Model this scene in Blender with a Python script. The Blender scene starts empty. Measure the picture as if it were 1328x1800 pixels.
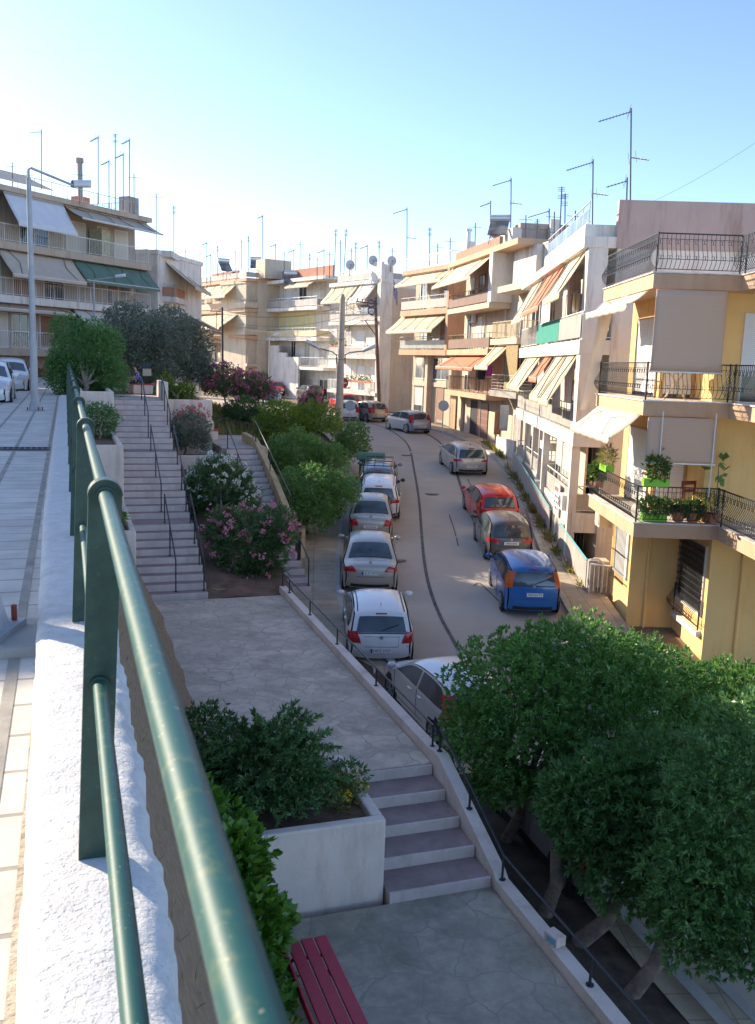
import bpy, bmesh, math, random
import numpy as np
from mathutils import Vector, Matrix
R = math.radians
random.seed(7); RNG = np.random.default_rng(7)
SC = bpy.context.scene; COL = SC.collection
# ---------------------------------------------------------------- camera
F = 1600.0; TH = R(9.3); PH = R(1.93)
ct, st, cp, sp = math.cos(TH), math.sin(TH), math.cos(PH), math.sin(PH)
cam = bpy.data.cameras.new('camera'); camo = bpy.data.objects.new('camera', cam); COL.objects.link(camo)
cam.sensor_fit = 'VERTICAL'; cam.sensor_height = 36.0; cam.lens = F / 1800 * 36
cam.clip_start = 0.05; cam.clip_end = 5000
Rv, Uv, Fv = Vector((1, 0, 0)), Vector((0, st, ct)), Vector((0, ct, -st))
cx_, cy_, cz_ = cp * Rv + sp * Uv, -sp * Rv + cp * Uv, -Fv
camo.matrix_world = Matrix(((cx_.x, cy_.x, cz_.x, 0), (cx_.y, cy_.y, cz_.y, 0), (cx_.z, cy_.z, cz_.z, 0), (0, 0, 0, 1)))
cam.dof.use_dof = True; cam.dof.focus_distance = 24; cam.dof.aperture_fstop = 11
SC.camera = camo
# ---------------------------------------------------------------- light
SUN_E = R(24); SUN_AZ = math.atan2(-0.848, 0.53)          # azimuth of the sun measured from +Y towards +X
w = bpy.data.worlds.new('World'); SC.world = w; w.use_nodes = True
nt = w.node_tree; bg = nt.nodes['Background']
sky = nt.nodes.new('ShaderNodeTexSky'); sky.sky_type = 'NISHITA'; sky.sun_disc = False
sky.sun_elevation = SUN_E; sky.sun_rotation = SUN_AZ; sky.altitude = 100; sky.air_density = 0.55; sky.dust_density = 0.4; sky.ozone_density = 1.5
nt.links.new(sky.outputs[0], bg.inputs[0]); bg.inputs[1].default_value = 0.125
sl = bpy.data.lights.new('sun', 'SUN'); slo = bpy.data.objects.new('sun', sl); COL.objects.link(slo)
sl.energy = 3.2; sl.angle = R(0.53); sl.color = (1.0, 0.87, 0.68)
sd = Vector((math.sin(SUN_AZ) * math.cos(SUN_E), math.cos(SUN_AZ) * math.cos(SUN_E), math.sin(SUN_E)))
slo.rotation_euler = sd.to_track_quat('Z', 'Y').to_euler(); slo.location = sd * 60
SC.view_settings.view_transform = 'Standard'; SC.view_settings.look = 'None'
SC.view_settings.exposure = 1.62; SC.view_settings.gamma = 1
SC.cycles.max_bounces = 6; SC.cycles.transparent_max_bounces = 8
SC.cycles.use_denoising = True
# ---------------------------------------------------------------- frames and measuring
A19 = R(19.0); c19, s19 = math.cos(A19), math.sin(A19)
def W(u, v, z=0.0):                                         # stair-park frame: u along the parapet, v to its right
    return Vector((-u * s19 + v * c19, u * c19 + v * s19, z))
def ray(px, py):
    x = (px - 664) / F; y = -(py - 900) / F
    x, y = x * cp - y * sp, x * sp + y * cp
    return Vector((x, ct + y * st, -st + y * ct))
def PY(px, py, Y): r = ray(px, py); return r * (Y / r.y)
def PZ(px, py, z): r = ray(px, py); return r * (z / r.z)
ZR = [(-60, -11), (0, -8.7), (8, -8.2), (12, -8.0), (20, -7.65), (25, -7.28), (30, -6.96), (35, -6.6), (40, -6.1), (45, -5.55), (52, -4.98), (60, -4.55), (70, -4.2), (90, -3.6), (120, -3.0), (200, -2.2), (5000, -2.0)]
def zroad(Y):
    for (a, za), (b, zb) in zip(ZR, ZR[1:]):
        if Y <= b: return za + (zb - za) * (Y - a) / (b - a)
    return -2
def PR(px, py, dz=0.0):                                     # the point of the road under a measured spot
    Y = 30.
    for _ in range(40): Y = 0.5 * Y + 0.5 * PZ(px, py, zroad(Y) + dz).y
    return PZ(px, py, zroad(Y) + dz)
# ---------------------------------------------------------------- object helpers
def tag(o, label=None, cat=None, group=None, kind=None):
    if label: o['label'] = label
    if cat: o['category'] = cat
    if group: o['group'] = group
    if kind: o['kind'] = kind
    return o
def empty(name, loc, rz=0.0, label=None, cat=None, group=None, sc=1.0):
    o = bpy.data.objects.new(name, None); COL.objects.link(o); o.empty_display_size = 0.2
    o.location = loc; o.rotation_euler = (0, 0, rz); o.scale = (sc, sc, sc)
    return tag(o, label, cat, group)
def children(o): return [c for c in bpy.data.objects if c.parent == o]
def copy_tree(o, parent=None):
    c = o.copy(); COL.objects.link(c); c.parent = parent
    for ch in children(o): copy_tree(ch, c)
    return c
class MB:
    def __init__(s): s.v = []; s.f = []
    def add(s, vs, fs):
        b = len(s.v); s.v += [tuple(p) for p in vs]; s.f += [tuple(b + i for i in f) for f in fs]; return s
    def box(s, x0, x1, y0, y1, z0, z1):
        if x0 > x1: x0, x1 = x1, x0
        if y0 > y1: y0, y1 = y1, y0
        if z0 > z1: z0, z1 = z1, z0
        return s.add([(x0, y0, z0), (x1, y0, z0), (x1, y1, z0), (x0, y1, z0), (x0, y0, z1), (x1, y0, z1), (x1, y1, z1), (x0, y1, z1)],
                     [(0, 3, 2, 1), (4, 5, 6, 7), (0, 1, 5, 4), (1, 2, 6, 5), (2, 3, 7, 6), (3, 0, 4, 7)])
    def prism(s, pts, z0, z1):                              # pts: plan polygon (ccw); z0/z1 numbers or lists
        n = len(pts); a = z0 if isinstance(z0, (list, tuple)) else [z0] * n; b = z1 if isinstance(z1, (list, tuple)) else [z1] * n
        vs = [(p[0], p[1], a[i]) for i, p in enumerate(pts)] + [(p[0], p[1], b[i]) for i, p in enumerate(pts)]
        return s.add(vs, [tuple(range(n))[::-1], tuple(range(n, 2 * n))] + [(i, (i + 1) % n, n + (i + 1) % n, n + i) for i in range(n)])
    def extr(s, prof, a, b, axis):                          # profile of 2-vectors extruded along an axis between a and b
        n = len(prof)
        def P(p, t): return (t, p[0], p[1]) if axis == 'x' else ((p[0], t, p[1]) if axis == 'y' else (p[0], p[1], t))
        return s.add([P(p, a) for p in prof] + [P(p, b) for p in prof],
                     [tuple(range(n))[::-1], tuple(range(n, 2 * n))] + [(i, (i + 1) % n, n + (i + 1) % n, n + i) for i in range(n)])
    def tube(s, pts, r, n=6, cap=True):
        pts = [Vector(p) for p in pts]; rs = r if isinstance(r, (list, tuple)) else [r] * len(pts)
        b = len(s.v); ref = None
        for i, p in enumerate(pts):
            d = (pts[min(i + 1, len(pts) - 1)] - pts[max(i - 1, 0)]).normalized()
            if ref is None: ref = Vector((0, 0, 1)) if abs(d.z) < 0.9 else Vector((1, 0, 0))
            x = d.cross(ref)
            if x.length < 1e-4: x = d.cross(Vector((0, 1, 0)))
            x.normalize(); y = x.cross(d).normalized(); ref = y
            for k in range(n):
                t = 2 * math.pi * (k + .5) / n; s.v.append(tuple(p + rs[i] * (math.cos(t) * x + math.sin(t) * y)))
        for i in range(len(pts) - 1):
            for k in range(n):
                q = (k + 1) % n; s.f.append((b + i * n + k, b + i * n + q, b + (i + 1) * n + q, b + (i + 1) * n + k))
        if cap:
            s.f.append(tuple(b + k for k in range(n))[::-1]); s.f.append(tuple(b + (len(pts) - 1) * n + k for k in range(n)))
        return s
    def cyl(s, c, r, h, n=16, axis='z', r2=None):
        e = {'x': (1, 0, 0), 'y': (0, 1, 0), 'z': (0, 0, 1)}[axis]; c = Vector(c); d = Vector(e) * h
        return s.tube([c, c + d], [r, r if r2 is None else r2], n)
    def sphere(s, c, rx, ry=None, rz=None, n=12, m=8):
        ry = ry or rx; rz = rz or rx; b = len(s.v)
        for i in range(m + 1):
            a = math.pi * i / m
            for k in range(n):
                t = 2 * math.pi * k / n
                s.v.append((c[0] + rx * math.sin(a) * math.cos(t), c[1] + ry * math.sin(a) * math.sin(t), c[2] + rz * math.cos(a)))
        for i in range(m):
            for k in range(n): s.f.append((b + i * n + k, b + (i + 1) * n + k, b + (i + 1) * n + (k + 1) % n, b + i * n + (k + 1) % n))
        return s
    def grid(s, nu, nv, fn):
        b = len(s.v)
        for i in range(nu + 1):
            for j in range(nv + 1): s.v.append(tuple(fn(i / nu, j / nv)))
        for i in range(nu):
            for j in range(nv):
                a = b + i * (nv + 1) + j; s.f.append((a, a + nv + 1, a + nv + 2, a + 1))
        return s
    def build(s, name, mat, parent=None, smooth=False, bevel=0, loc=None, rz=0):
        me = bpy.data.meshes.new(name); me.from_pydata(s.v, [], s.f); me.validate(); me.update()
        o = bpy.data.objects.new(name, me); COL.objects.link(o)
        me.materials.append(mat)
        if smooth: me.polygons.foreach_set('use_smooth', [True] * len(me.polygons))
        if bevel:
            m = o.modifiers.new('bevel', 'BEVEL'); m.width = bevel; m.segments = 2; m.limit_method = 'ANGLE'
        if parent: o.parent = parent
        if loc is not None: o.location = loc
        if rz: o.rotation_euler = (0, 0, rz)
        return o
def struct(o): o['kind'] = 'structure'; return o
# ---------------------------------------------------------------- materials
class NT:
    def __init__(s, name):
        s.m = bpy.data.materials.new(name); s.m.use_nodes = True; s.t = s.m.node_tree; s.b = s.t.nodes['Principled BSDF']; s.out = s.t.nodes['Material Output']
    def n(s, typ, **kw):
        x = s.t.nodes.new(typ)
        for k, v in kw.items():
            if k.startswith('i_'):
                key = k[2:]; key = int(key) if key.isdigit() else key.replace('_', ' ')
                x.inputs[key].default_value = v
            else: setattr(x, k, v)
        return x
    def l(s, a, b): s.t.links.new(a, b)
    def coord(s, rot=0.0, scale=(1, 1, 1)):
        tc = s.n('ShaderNodeTexCoord'); mp = s.n('ShaderNodeMapping'); mp.inputs['Rotation'].default_value = (0, 0, rot); mp.inputs['Scale'].default_value = scale
        s.l(tc.outputs['Object'], mp.inputs['Vector']); return mp.outputs[0]
    def noise(s, vec, scale, detail=5, rough=.6):
        x = s.n('ShaderNodeTexNoise'); x.inputs['Scale'].default_value = scale; x.inputs['Detail'].default_value = detail; x.inputs['Roughness'].default_value = rough
        s.l(vec, x.inputs['Vector']); return x.outputs['Fac']
    def ramp(s, fac, a, b, p0=.35, p1=.65):
        x = s.n('ShaderNodeValToRGB'); e = x.color_ramp.elements; e[0].position = p0; e[1].position = p1
        e[0].color = tuple(a) + (1,) if len(a) == 3 else a; e[1].color = tuple(b) + (1,) if len(b) == 3 else b
        s.l(fac, x.inputs[0]); return x.outputs[0]
    def mix(s, fac, a, b, mode='MIX'):
        x = s.n('ShaderNodeMix', data_type='RGBA', blend_type=mode)
        if hasattr(fac, 'name'): s.l(fac, x.inputs[0])
        else: x.inputs[0].default_value = fac
        for q, i in ((a, 6), (b, 7)):
            if hasattr(q, 'name'): s.l(q, x.inputs[i])
            else: x.inputs[i].default_value = tuple(q) + (1,)
        return x.outputs[2]
    def bump(s, h, strength, dist=.02, prev=None):
        x = s.n('ShaderNodeBump'); x.inputs['Strength'].default_value = strength; x.inputs['Distance'].default_value = dist
        s.l(h, x.inputs['Height'])
        if prev is not None: s.l(prev, x.inputs['Normal'])
        s.l(x.outputs[0], s.b.inputs['Normal']); return x.outputs[0]
    def base(s, c):
        if hasattr(c, 'name'): s.l(c, s.b.inputs['Base Color'])
        else: s.b.inputs['Base Color'].default_value = tuple(c) + (1,)
        return s
    def rough(s, r, metal=0, spec=.5):
        s.b.inputs['Roughness'].default_value = r; s.b.inputs['Metallic'].default_value = metal; s.b.inputs['Specular IOR Level'].default_value = spec; return s
def mul(c, k): return tuple(min(1, max(0, x * k)) for x in c)
_MC = {}
def M(name, col, rough=.7, var=.12, scale=1.2, bump=0., bscale=60., metal=0, stain=0., spec=.5, coat=0.):
    if name in _MC: return _MC[name]
    t = NT(name); v = t.coord()
    f = t.noise(v, scale, 6, .65); c = t.ramp(f, mul(col, 1 - var), mul(col, 1 + var))
    if stain:
        v2 = t.coord(0, (1.6, 1.6, .22)); f2 = t.noise(v2, 1.3, 7, .7)
        k = t.ramp(f2, (1, 1, 1), tuple(1 - stain * x for x in (.75, .9, 1.0)), .5, .72); c = t.mix(1.0, c, k, 'MULTIPLY')
    t.base(c).rough(rough, metal, spec)
    if coat: t.b.inputs['Coat Weight'].default_value = coat; t.b.inputs['Coat Roughness'].default_value = .08
    if bump: t.bump(t.noise(v, bscale, 4, .6), bump)
    _MC[name] = t.m; return t.m
def slat_mat(name, col, pitch=.05, axis='z', rough=.6, dark=.6, bump=.5):
    if name in _MC: return _MC[name]
    t = NT(name); v = t.coord()
    wv = t.n('ShaderNodeTexWave', wave_type='BANDS', bands_direction=axis.upper(), wave_profile='SAW'); wv.inputs['Scale'].default_value = 2 * math.pi / 20 / pitch / 1.0; wv.inputs['Distortion'].default_value = 0
    t.l(v, wv.inputs['Vector'])
    c = t.ramp(wv.outputs['Fac'], mul(col, dark), col, .0, .22); t.base(c).rough(rough); t.bump(wv.outputs['Fac'], bump, .01)
    _MC[name] = t.m; return t.m
def glass_mat(name, col=(.02, .025, .03), rough=.06):
    if name in _MC: return _MC[name]
    t = NT(name); v = t.coord(); f = t.noise(v, .9, 2); t.base(t.ramp(f, mul(col, .5), mul(col, 1.7))).rough(rough, 0, .8); _MC[name] = t.m; return t.m
def leaf_mat(name, a, b, rough=.45, trans=.35, hue=None):
    t = NT(name); g = t.n('ShaderNodeNewGeometry'); c = t.ramp(g.outputs['Random Per Island'], a, b, 0., 1.)
    v = t.coord(); f = t.noise(v, 1.1, 3); c = t.mix(t.ramp(f, (0, 0, 0), (.7, .7, .7)), c, hue or b)
    t.base(c).rough(rough, 0, .6)
    tr = t.n('ShaderNodeBsdfTranslucent'); t.l(c, tr.inputs[0]); mx = t.n('ShaderNodeMixShader'); mx.inputs[0].default_value = trans
    t.l(t.b.outputs[0], mx.inputs[1]); t.l(tr.outputs[0], mx.inputs[2]); t.l(mx.outputs[0], t.out.inputs[0]); return t.m
def crazy_paving(name, col, grout, scale=1.3, gw=.035):
    t = NT(name); v = t.coord(A19 * -1)
    ns = t.n('ShaderNodeTexNoise'); ns.inputs['Scale'].default_value = 2.6; ns.inputs['Detail'].default_value = 4; t.l(v, ns.inputs['Vector'])
    dv = t.mix(.3, v, ns.outputs['Color'], 'ADD')
    vo = t.n('ShaderNodeTexVoronoi', feature='DISTANCE_TO_EDGE'); vo.inputs['Scale'].default_value = scale; t.l(dv, vo.inputs['Vector'])
    vc = t.n('ShaderNodeTexVoronoi', feature='F1'); vc.inputs['Scale'].default_value = scale; t.l(dv, vc.inputs['Vector'])
    sep = t.n('ShaderNodeSeparateColor'); t.l(vc.outputs['Color'], sep.inputs[0])
    stone = t.ramp(sep.outputs[0], mul(col, .9), mul(col, 1.08), 0, 1)
    n1 = t.noise(v, 5, 7, .7); stone = t.mix(1, stone, t.ramp(n1, (.8, .8, .8), (1.12, 1.12, 1.12), .25, .75), 'MULTIPLY')
    n9 = t.noise(v, 1.1, 7, .75); stone = t.mix(1, stone, t.ramp(n9, (.68, .68, .66), (1.06, 1.06, 1.06), .36, .58), 'MULTIPLY'); n2 = t.noise(v, .5, 5, .7); wgt = t.ramp(vo.outputs['Distance'], (0, 0, 0), (1, 1, 1), gw * .5, gw)
    wear = t.ramp(n2, (0, 0, 0), (.5, .5, .5), .42, .62)
    c = t.mix(wgt, t.mix(wear, grout, col), stone)
    t.base(c).rough(.8); h = t.mix(.3, wgt, n1); t.bump(h, .5, .015); return t.m
def brick_mat(name, col, mortar, bw, bh, ms=.015, rot=0., var=.15, off=.0, rough=.8, dx=0.):
    t = NT(name); v = t.coord(rot); v.node.inputs['Location'].default_value = (dx, 0, 0); b = t.n('ShaderNodeTexBrick'); b.offset = off; b.squash = 1
    b.inputs['Scale'].default_value = 1; b.inputs['Brick Width'].default_value = bw; b.inputs['Row Height'].default_value = bh; b.inputs['Mortar Size'].default_value = ms; b.inputs['Mortar Smooth'].default_value = .2
    b.inputs['Color1'].default_value = mul(col, 1 - var) + (1,); b.inputs['Color2'].default_value = mul(col, 1 + var) + (1,); b.inputs['Mortar'].default_value = tuple(mortar) + (1,)
    t.l(v, b.inputs['Vector']); n = t.noise(v, 1.7, 7, .72); n3 = t.noise(v, 40, 3)
    c = t.mix(1, b.outputs['Color'], t.ramp(n, (.72, .72, .72), (1.12, 1.12, 1.12), .3, .7), 'MULTIPLY')
    t.base(c).rough(rough); h = t.n('ShaderNodeMath', operation='SUBTRACT'); h.inputs[0].default_value = 1; t.l(b.outputs['Fac'], h.inputs[1])
    q = t.bump(h.outputs[0], .5, .01); t.bump(n3, .15, .005, q); return t.m
# ================================================================ SETTING
m_ground = M('dry_ground', (.2, .15, .1), .95, .3, .6, .4, 12)
m_asph = (lambda t: (lambda v: (t.base(t.mix(t.ramp(t.noise(v, .22, 6, .7), (0, 0, 0), (1, 1, 1), .35, .7), t.mix(t.noise(v, 55, 3), (.33, .265, .21), (.50, .42, .345)), (.53, .445, .36))).rough(.88), t.bump(t.noise(v, 90, 3), .25, .006), t.m)[-1])(t.coord()))(NT('worn_asphalt'))
m_tar = M('tar_seam', (.10, .088, .08), .8, .35, 3, .2, 60)
m_pave = brick_mat('pavement_tiles', (.46, .37, .27), (.28, .23, .17), .5, .5, .012, 0, .1)
m_pave_l = brick_mat('pavement_tiles_lower', (.46, .37, .26), (.3, .24, .18), .9, .45, .012, R(-4), .08)
m_side = brick_mat('pale_slabs', (.66, .61, .54), (.36, .32, .27), .53, .36, .014, -A19, .06, dx=.29)
m_kerb = M('kerb_concrete', (.42, .39, .35), .85, .15, 2, .3, 50)
m_dirt = M('dirt', (.17, .105, .07), .95, .35, 2.5, .8, 25)
m_drygrass = M('dry_grass_soil', (.27, .185, .115), .95, .22, 14, .6, 60)
m_white = M('whitewash', (.76, .64, .56), .85, .07, 1.5, .45, 60, stain=.4)
m_riser = M('pale_riser', (.60, .51, .47), .85, .1, 3, .2, 50, stain=.3)
m_tread = M('mauve_tread', (.31, .22, .205), .85, .16, 3.5, .2, 50)
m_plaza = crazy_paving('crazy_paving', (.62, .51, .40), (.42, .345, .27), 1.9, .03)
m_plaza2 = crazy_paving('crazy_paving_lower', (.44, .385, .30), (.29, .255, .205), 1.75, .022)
m_ochre = M('ochre_render', (.5, .36, .19), .85, .15, 1.5, .3, 40, stain=.5)
m_black = M('black_iron', (.018, .018, .02), .5, .3, 6)
def poly_strip(left, right, dz, fn=zroad):
    mb = MB(); n = len(left)
    mb.v = [(p[0], p[1], fn(p[1]) + dz) for p in left] + [(p[0], p[1], fn(p[1]) + dz) for p in right]
    mb.f = [(i, n + i, n + i + 1, i + 1) for i in range(n - 1)]; return mb
def resample(pts, n):
    pts = [Vector((p[0], p[1], 0)) for p in pts]; out = []
    P = [pts[0] * 2 - pts[1]] + pts + [pts[-1] * 2 - pts[-2]]; k = len(pts) - 1
    for i in range(n + 1):
        t = i / n * k; j = min(int(t), k - 1); q = t - j; a, b, c, d = P[j:j + 4]
        out.append(.5 * ((2 * b) + (c - a) * q + (2 * a - 5 * b + 4 * c - d) * q * q + (3 * b - a - 3 * c + d) * q ** 3))
    return out
def offset(pts, d):
    o = []
    for i, p in enumerate(pts):
        t = pts[min(i + 1, len(pts) - 1)] - pts[max(i - 1, 0)]; nrm = Vector((t.y, -t.x, 0)).normalized(); o.append(p + nrm * d)
    return o
# ground sheet out to the horizon
def gz(X, Y):
    z = zroad(Y) - .16
    return z
ys = [-60, -20, 0, 6, 12, 18, 24, 30, 36, 42, 48, 54, 60, 70, 80, 95, 120, 200, 500, 1500, 4500]
xs = [-4000, -600, -100, -30, 0, 30, 100, 600, 4000]
g = MB(); g.v = [(x, y, gz(x, y)) for y in ys for x in xs]
g.f = [(j * len(xs) + i, j * len(xs) + i + 1, (j + 1) * len(xs) + i + 1, (j + 1) * len(xs) + i) for j in range(len(ys) - 1) for i in range(len(xs) - 1)]
struct(g.build('ground', m_ground))
# lower road
LK = resample([(13, -4), (7.6, 4), (5.3, 9.6), (3.45, 15), (1.35, 20), (-.35, 23.6), (-1.05, 27.5), (-1.3, 33), (-1.42, 40), (-1.15, 47), (-1.2, 53), (-2.6, 60), (-6, 67), (-11.5, 73), (-19, 78.5), (-34, 84)], 90)
RK = resample([(22, -4), (16, 4), (12.6, 9.6), (9.6, 15), (7.4, 19.6), (6.1, 23), (5.75, 26), (6.05, 33), (6.5, 40), (6.6, 46.5), (6.1, 53.5), (4.0, 61.5), (.4, 69), (-5.5, 76), (-15, 83.5), (-32, 90)], 90)
struct(poly_strip(LK, RK, 0).build('road', m_asph))
def kerb(line, side, h=.13, wd=.16, name='kerb'):
    a = line; b = offset(line, side * wd); mb = MB()
    n = len(a); H = lambda p, d: (p.x, p.y, zroad(p.y) + d)
    mb.v = [H(p, -.1) for p in a] + [H(p, h) for p in a] + [H(p, h) for p in b] + [H(p, -.1) for p in b]
    for r in range(3):
        for i in range(n - 1): mb.f.append((r * n + i, r * n + i + 1, (r + 1) * n + i + 1, (r + 1) * n + i))
    return struct(mb.build(name, m_kerb))
kerb(LK, -1, name='kerb_by_the_park'); kerb(RK, 1, name='kerb_by_the_houses')
a = offset(LK, -.16); b = offset(LK, -1.55); struct(poly_strip(b[20:], a[20:], .125).build('park_pavement', m_pave_l))
b = offset(LK, -.95); struct(poly_strip(b[:21], a[:21], .125).build('lower_pavement', m_pave_l))
a = offset(RK, .16); b = offset(RK, 1.5); struct(poly_strip(a, b, .12).build('house_pavement', m_pave))
# tar seams in the road
def seam(px, wd, name='road_seam'):
    L = resample([PR(*p) for p in px], 50); struct(poly_strip(offset(L, -wd / 2), offset(L, wd / 2), .006).build(name, m_tar))
seam([(806, 1142), (775, 1085), (756, 1035), (746, 985), (741, 930), (737, 880), (729, 830), (719, 785), (700, 765), (672, 750), (645, 743)], .11)
seam([(885, 1030), (868, 985), (848, 950), (828, 900), (812, 860), (801, 825), (792, 800), (770, 775), (740, 757)], .13)
for px_ in ([(833, 1030), (843, 1025), (860, 1040), (880, 1060)], [(822, 842), (832, 862), (838, 880)], [(790, 905), (800, 935), (806, 960)]): seam(px_, .05, 'road_crack')
for px_, rr in (((760, 868), .32), ((700, 985), .3), ((715, 800), .3)):
    c_ = PR(*px_); rt_ = MB(); rt_.tube([c_ + Vector((0, 0, .002)), c_ + Vector((0, 0, .009))], rr, 20); tag(rt_.build('manhole_cover', M('manhole_iron', (.12, .11, .1), .6, .3, 9, .4, 20, metal=.3)), {760: 'round manhole cover in the middle of the road', 700: 'round manhole cover beside the champagne saloon', 715: 'round manhole cover far up the road before the bend'}[px_[0]], 'manhole cover')
# ---------------- upper street, its pavement and the parapet
ZU = -1.62
def uvbox(mb, u0, u1, v0, v1, z0, z1):
    P = [W(u0, v0), W(u0, v1), W(u1, v1), W(u1, v0)]; return mb.prism([(p.x, p.y) for p in P], z0, z1)
struct(uvbox(MB(), -12, 70, -3.15, -.02, -6, ZU).build('upper_pavement', m_side))
mbk = MB(); uvbox(mbk, -12, 70, -3.33, -3.15, -6, ZU + .006); struct(mbk.build('upper_kerb', m_kerb))
m_asph2 = M('grey_street', (.2, .19, .18), .9, .18, 1.2, .3, 70)
struct(uvbox(MB(), -12, 72, -60, -3.33, -6, ZU - .14).build('upper_street', m_asph2))
mbj = MB()
for v in (-1.88, -1.35, -.82, -.29):
    uvbox(mbj, -3, 62, v - .028, v + .028, ZU, ZU + .004)
struct(mbj.build('pavement_joint', M('grey_mortar', (.34, .31, .27), .9, .25, 3, .2)))
mbj = MB(); uvbox(mbj, -3, 24.5, -.175, -.12, ZU - .01, ZU + .012); struct(mbj.build('mortar_strip', M('mortar_strip', (.40, .33, .25), .95, .4, 4, .8, 30)))
# parapet: rough whitewashed wall with a lumpy top
t = NT('rough_whitewash'); v = t.coord(); n1 = t.noise(v, 38, 5, .7); n2 = t.noise(v, 9, 4, .6)
n3 = t.noise(v, 2.2, 8, .8); n4 = t.noise(v, 75, 3, .7); cw = t.mix(t.ramp(n3, (0, 0, 0), (.45, .45, .45), .52, .7), t.ramp(n2, (.56, .55, .53), (.70, .68, .65), .3, .7), (.42, .37, .31)); t.base(t.mix(t.ramp(n4, (0, 0, 0), (.6, .6, .6), .64, .74), cw, (.3, .26, .22))).rough(.9); q = t.bump(n2, .45, .03); n7 = t.noise(v, 62, 4, .6); pit = t.ramp(n7, (0, 0, 0), (1, 1, 1), .34, .5); big = t.noise(v, 4, 3, .6); q = t.bump(t.mix(t.ramp(big, (.25, .25, .25), (1, 1, 1), .35, .65), (1, 1, 1), pit), .5, .009, q); t.bump(n1, .35, .01, q); m_rough = t.m
def lump(u, k): return .5 * math.sin(u * 7.1 + k) + .3 * math.sin(u * 17.3 + 2.2 * k) + .25 * math.sin(u * 41 + k)
def parapet(a, b):
    us = []; u = a
    while u < b: us.append(u); u += .03 if u < 6 else (.12 if u < 14 else .5)
    us.append(b); mb = MB(); prof = []
    for u in us:
        l = -.10 - .012 * min(u, 9) + .006 * lump(u, 1); r = .222 + .012 * lump(u, 4.); d = .008 * lump(u * 1.3, 2.5)
        prof.append([(l - .05, -2.2), (l - .012, -1.475), (l + .012, -1.447), (l + .05, -1.435 + d), ((l + r) / 2, -1.43 + d * .5), (r - .07, -1.436 - d), (r - .02, -1.46 - d), (r + .01 + .01 * lump(u, 9), -1.5), (r + .012, -1.75), (r - .03, -3.0)])
    n = 10
    for u, p in zip(us, prof):
        for q in p: mb.v.append(tuple(W(u, q[0], q[1])))
    for i in range(len(us) - 1):
        for j in range(n - 1): mb.f.append((i * n + j, i * n + j + 1, (i + 1) * n + j + 1, (i + 1) * n + j))
    mb.f.append(tuple(range(n))); mb.f.append(tuple((len(us) - 1) * n + j for j in range(n))[::-1]); return mb
tag(parapet(-3, 33).build('parapet_wall', m_rough, smooth=True), 'rough whitewashed low parapet wall under the green railing', 'wall')
# ---------------- bank between the parapet and the park
def bank(u, v):
    k = min(1, max(0, (v - .2) / 1.9)); zl = -7.0 if u < 10.7 else (-6.4 if u < 22.5 else -6.4)
    return -1.95 + (zl + 1.95) * k ** .9 + .05 * math.sin(u * 3.1 + v * 4)
mb = MB(); mb.grid(60, 10, lambda a, b: W(-4 + 27 * a, .22 + 1.95 * b, bank(-4 + 27 * a, .22 + 1.95 * b)))
struct(mb.build('bank', m_drygrass, smooth=True))
# paved terraces
struct(uvbox(MB(), 12.75, 23.6, 1.55, 5.45, -7.6, -6.33).build('upper_terrace', m_plaza))
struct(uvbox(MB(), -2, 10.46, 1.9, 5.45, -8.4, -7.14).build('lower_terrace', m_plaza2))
# white planter at the step flight
def planter(u0, u1, v0, v1, ztop, zbot, label, wall=.16, soil=.12, name='planter', mat=None):
    mb = MB(); b = .0
    uvbox(mb, u0, u0 + wall, v0, v1, zbot, ztop); uvbox(mb, u1 - wall, u1, v0, v1, zbot, ztop)
    uvbox(mb, u0 + wall, u1 - wall, v0, v0 + wall, zbot, ztop - .003); uvbox(mb, u0 + wall, u1 - wall, v1 - wall, v1, zbot, ztop - .003)
    r = empty(name, W((u0 + u1) / 2, (v0 + v1) / 2, zbot), A19, label, 'planter')
    o = mb.build('planter_wall', mat or m_white, bevel=.03)
    inv = Matrix.Translation(r.location) @ Matrix.Rotation(A19, 4, 'Z'); o.data.transform(inv.inverted()); o.parent = r
    s = uvbox(MB(), u0 + wall, u1 - wall, v0 + wall, v1 - wall, zbot + .05, ztop - soil).build('soil', m_dirt); s.data.transform(inv.inverted()); s.parent = r
    return r
planter(10.62, 12.73, 1.95, 3.93, -6.0, -7.3, 'big white planter beside the short flight of mauve steps, with a spreading bush')
planter(23.0, 27.9, .4, 1.58, -4.33, -6.5, 'white planter at the foot of the long stairs, partly behind the green railing')
planter(27.95, 33.2, .4, 1.58, -2.66, -5, 'tall white planter halfway up the long stairs, holding a round clipped shrub')
planter(33.25, 39, .4, 1.58, -1.3, -3.5, 'white planter at the head of the long stairs under the big green shrub')
planter(35.6, 37.35, 3.62, 5.72, -3.78, -6, 'white planter between the two stairs holding a red flowering bush')
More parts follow.
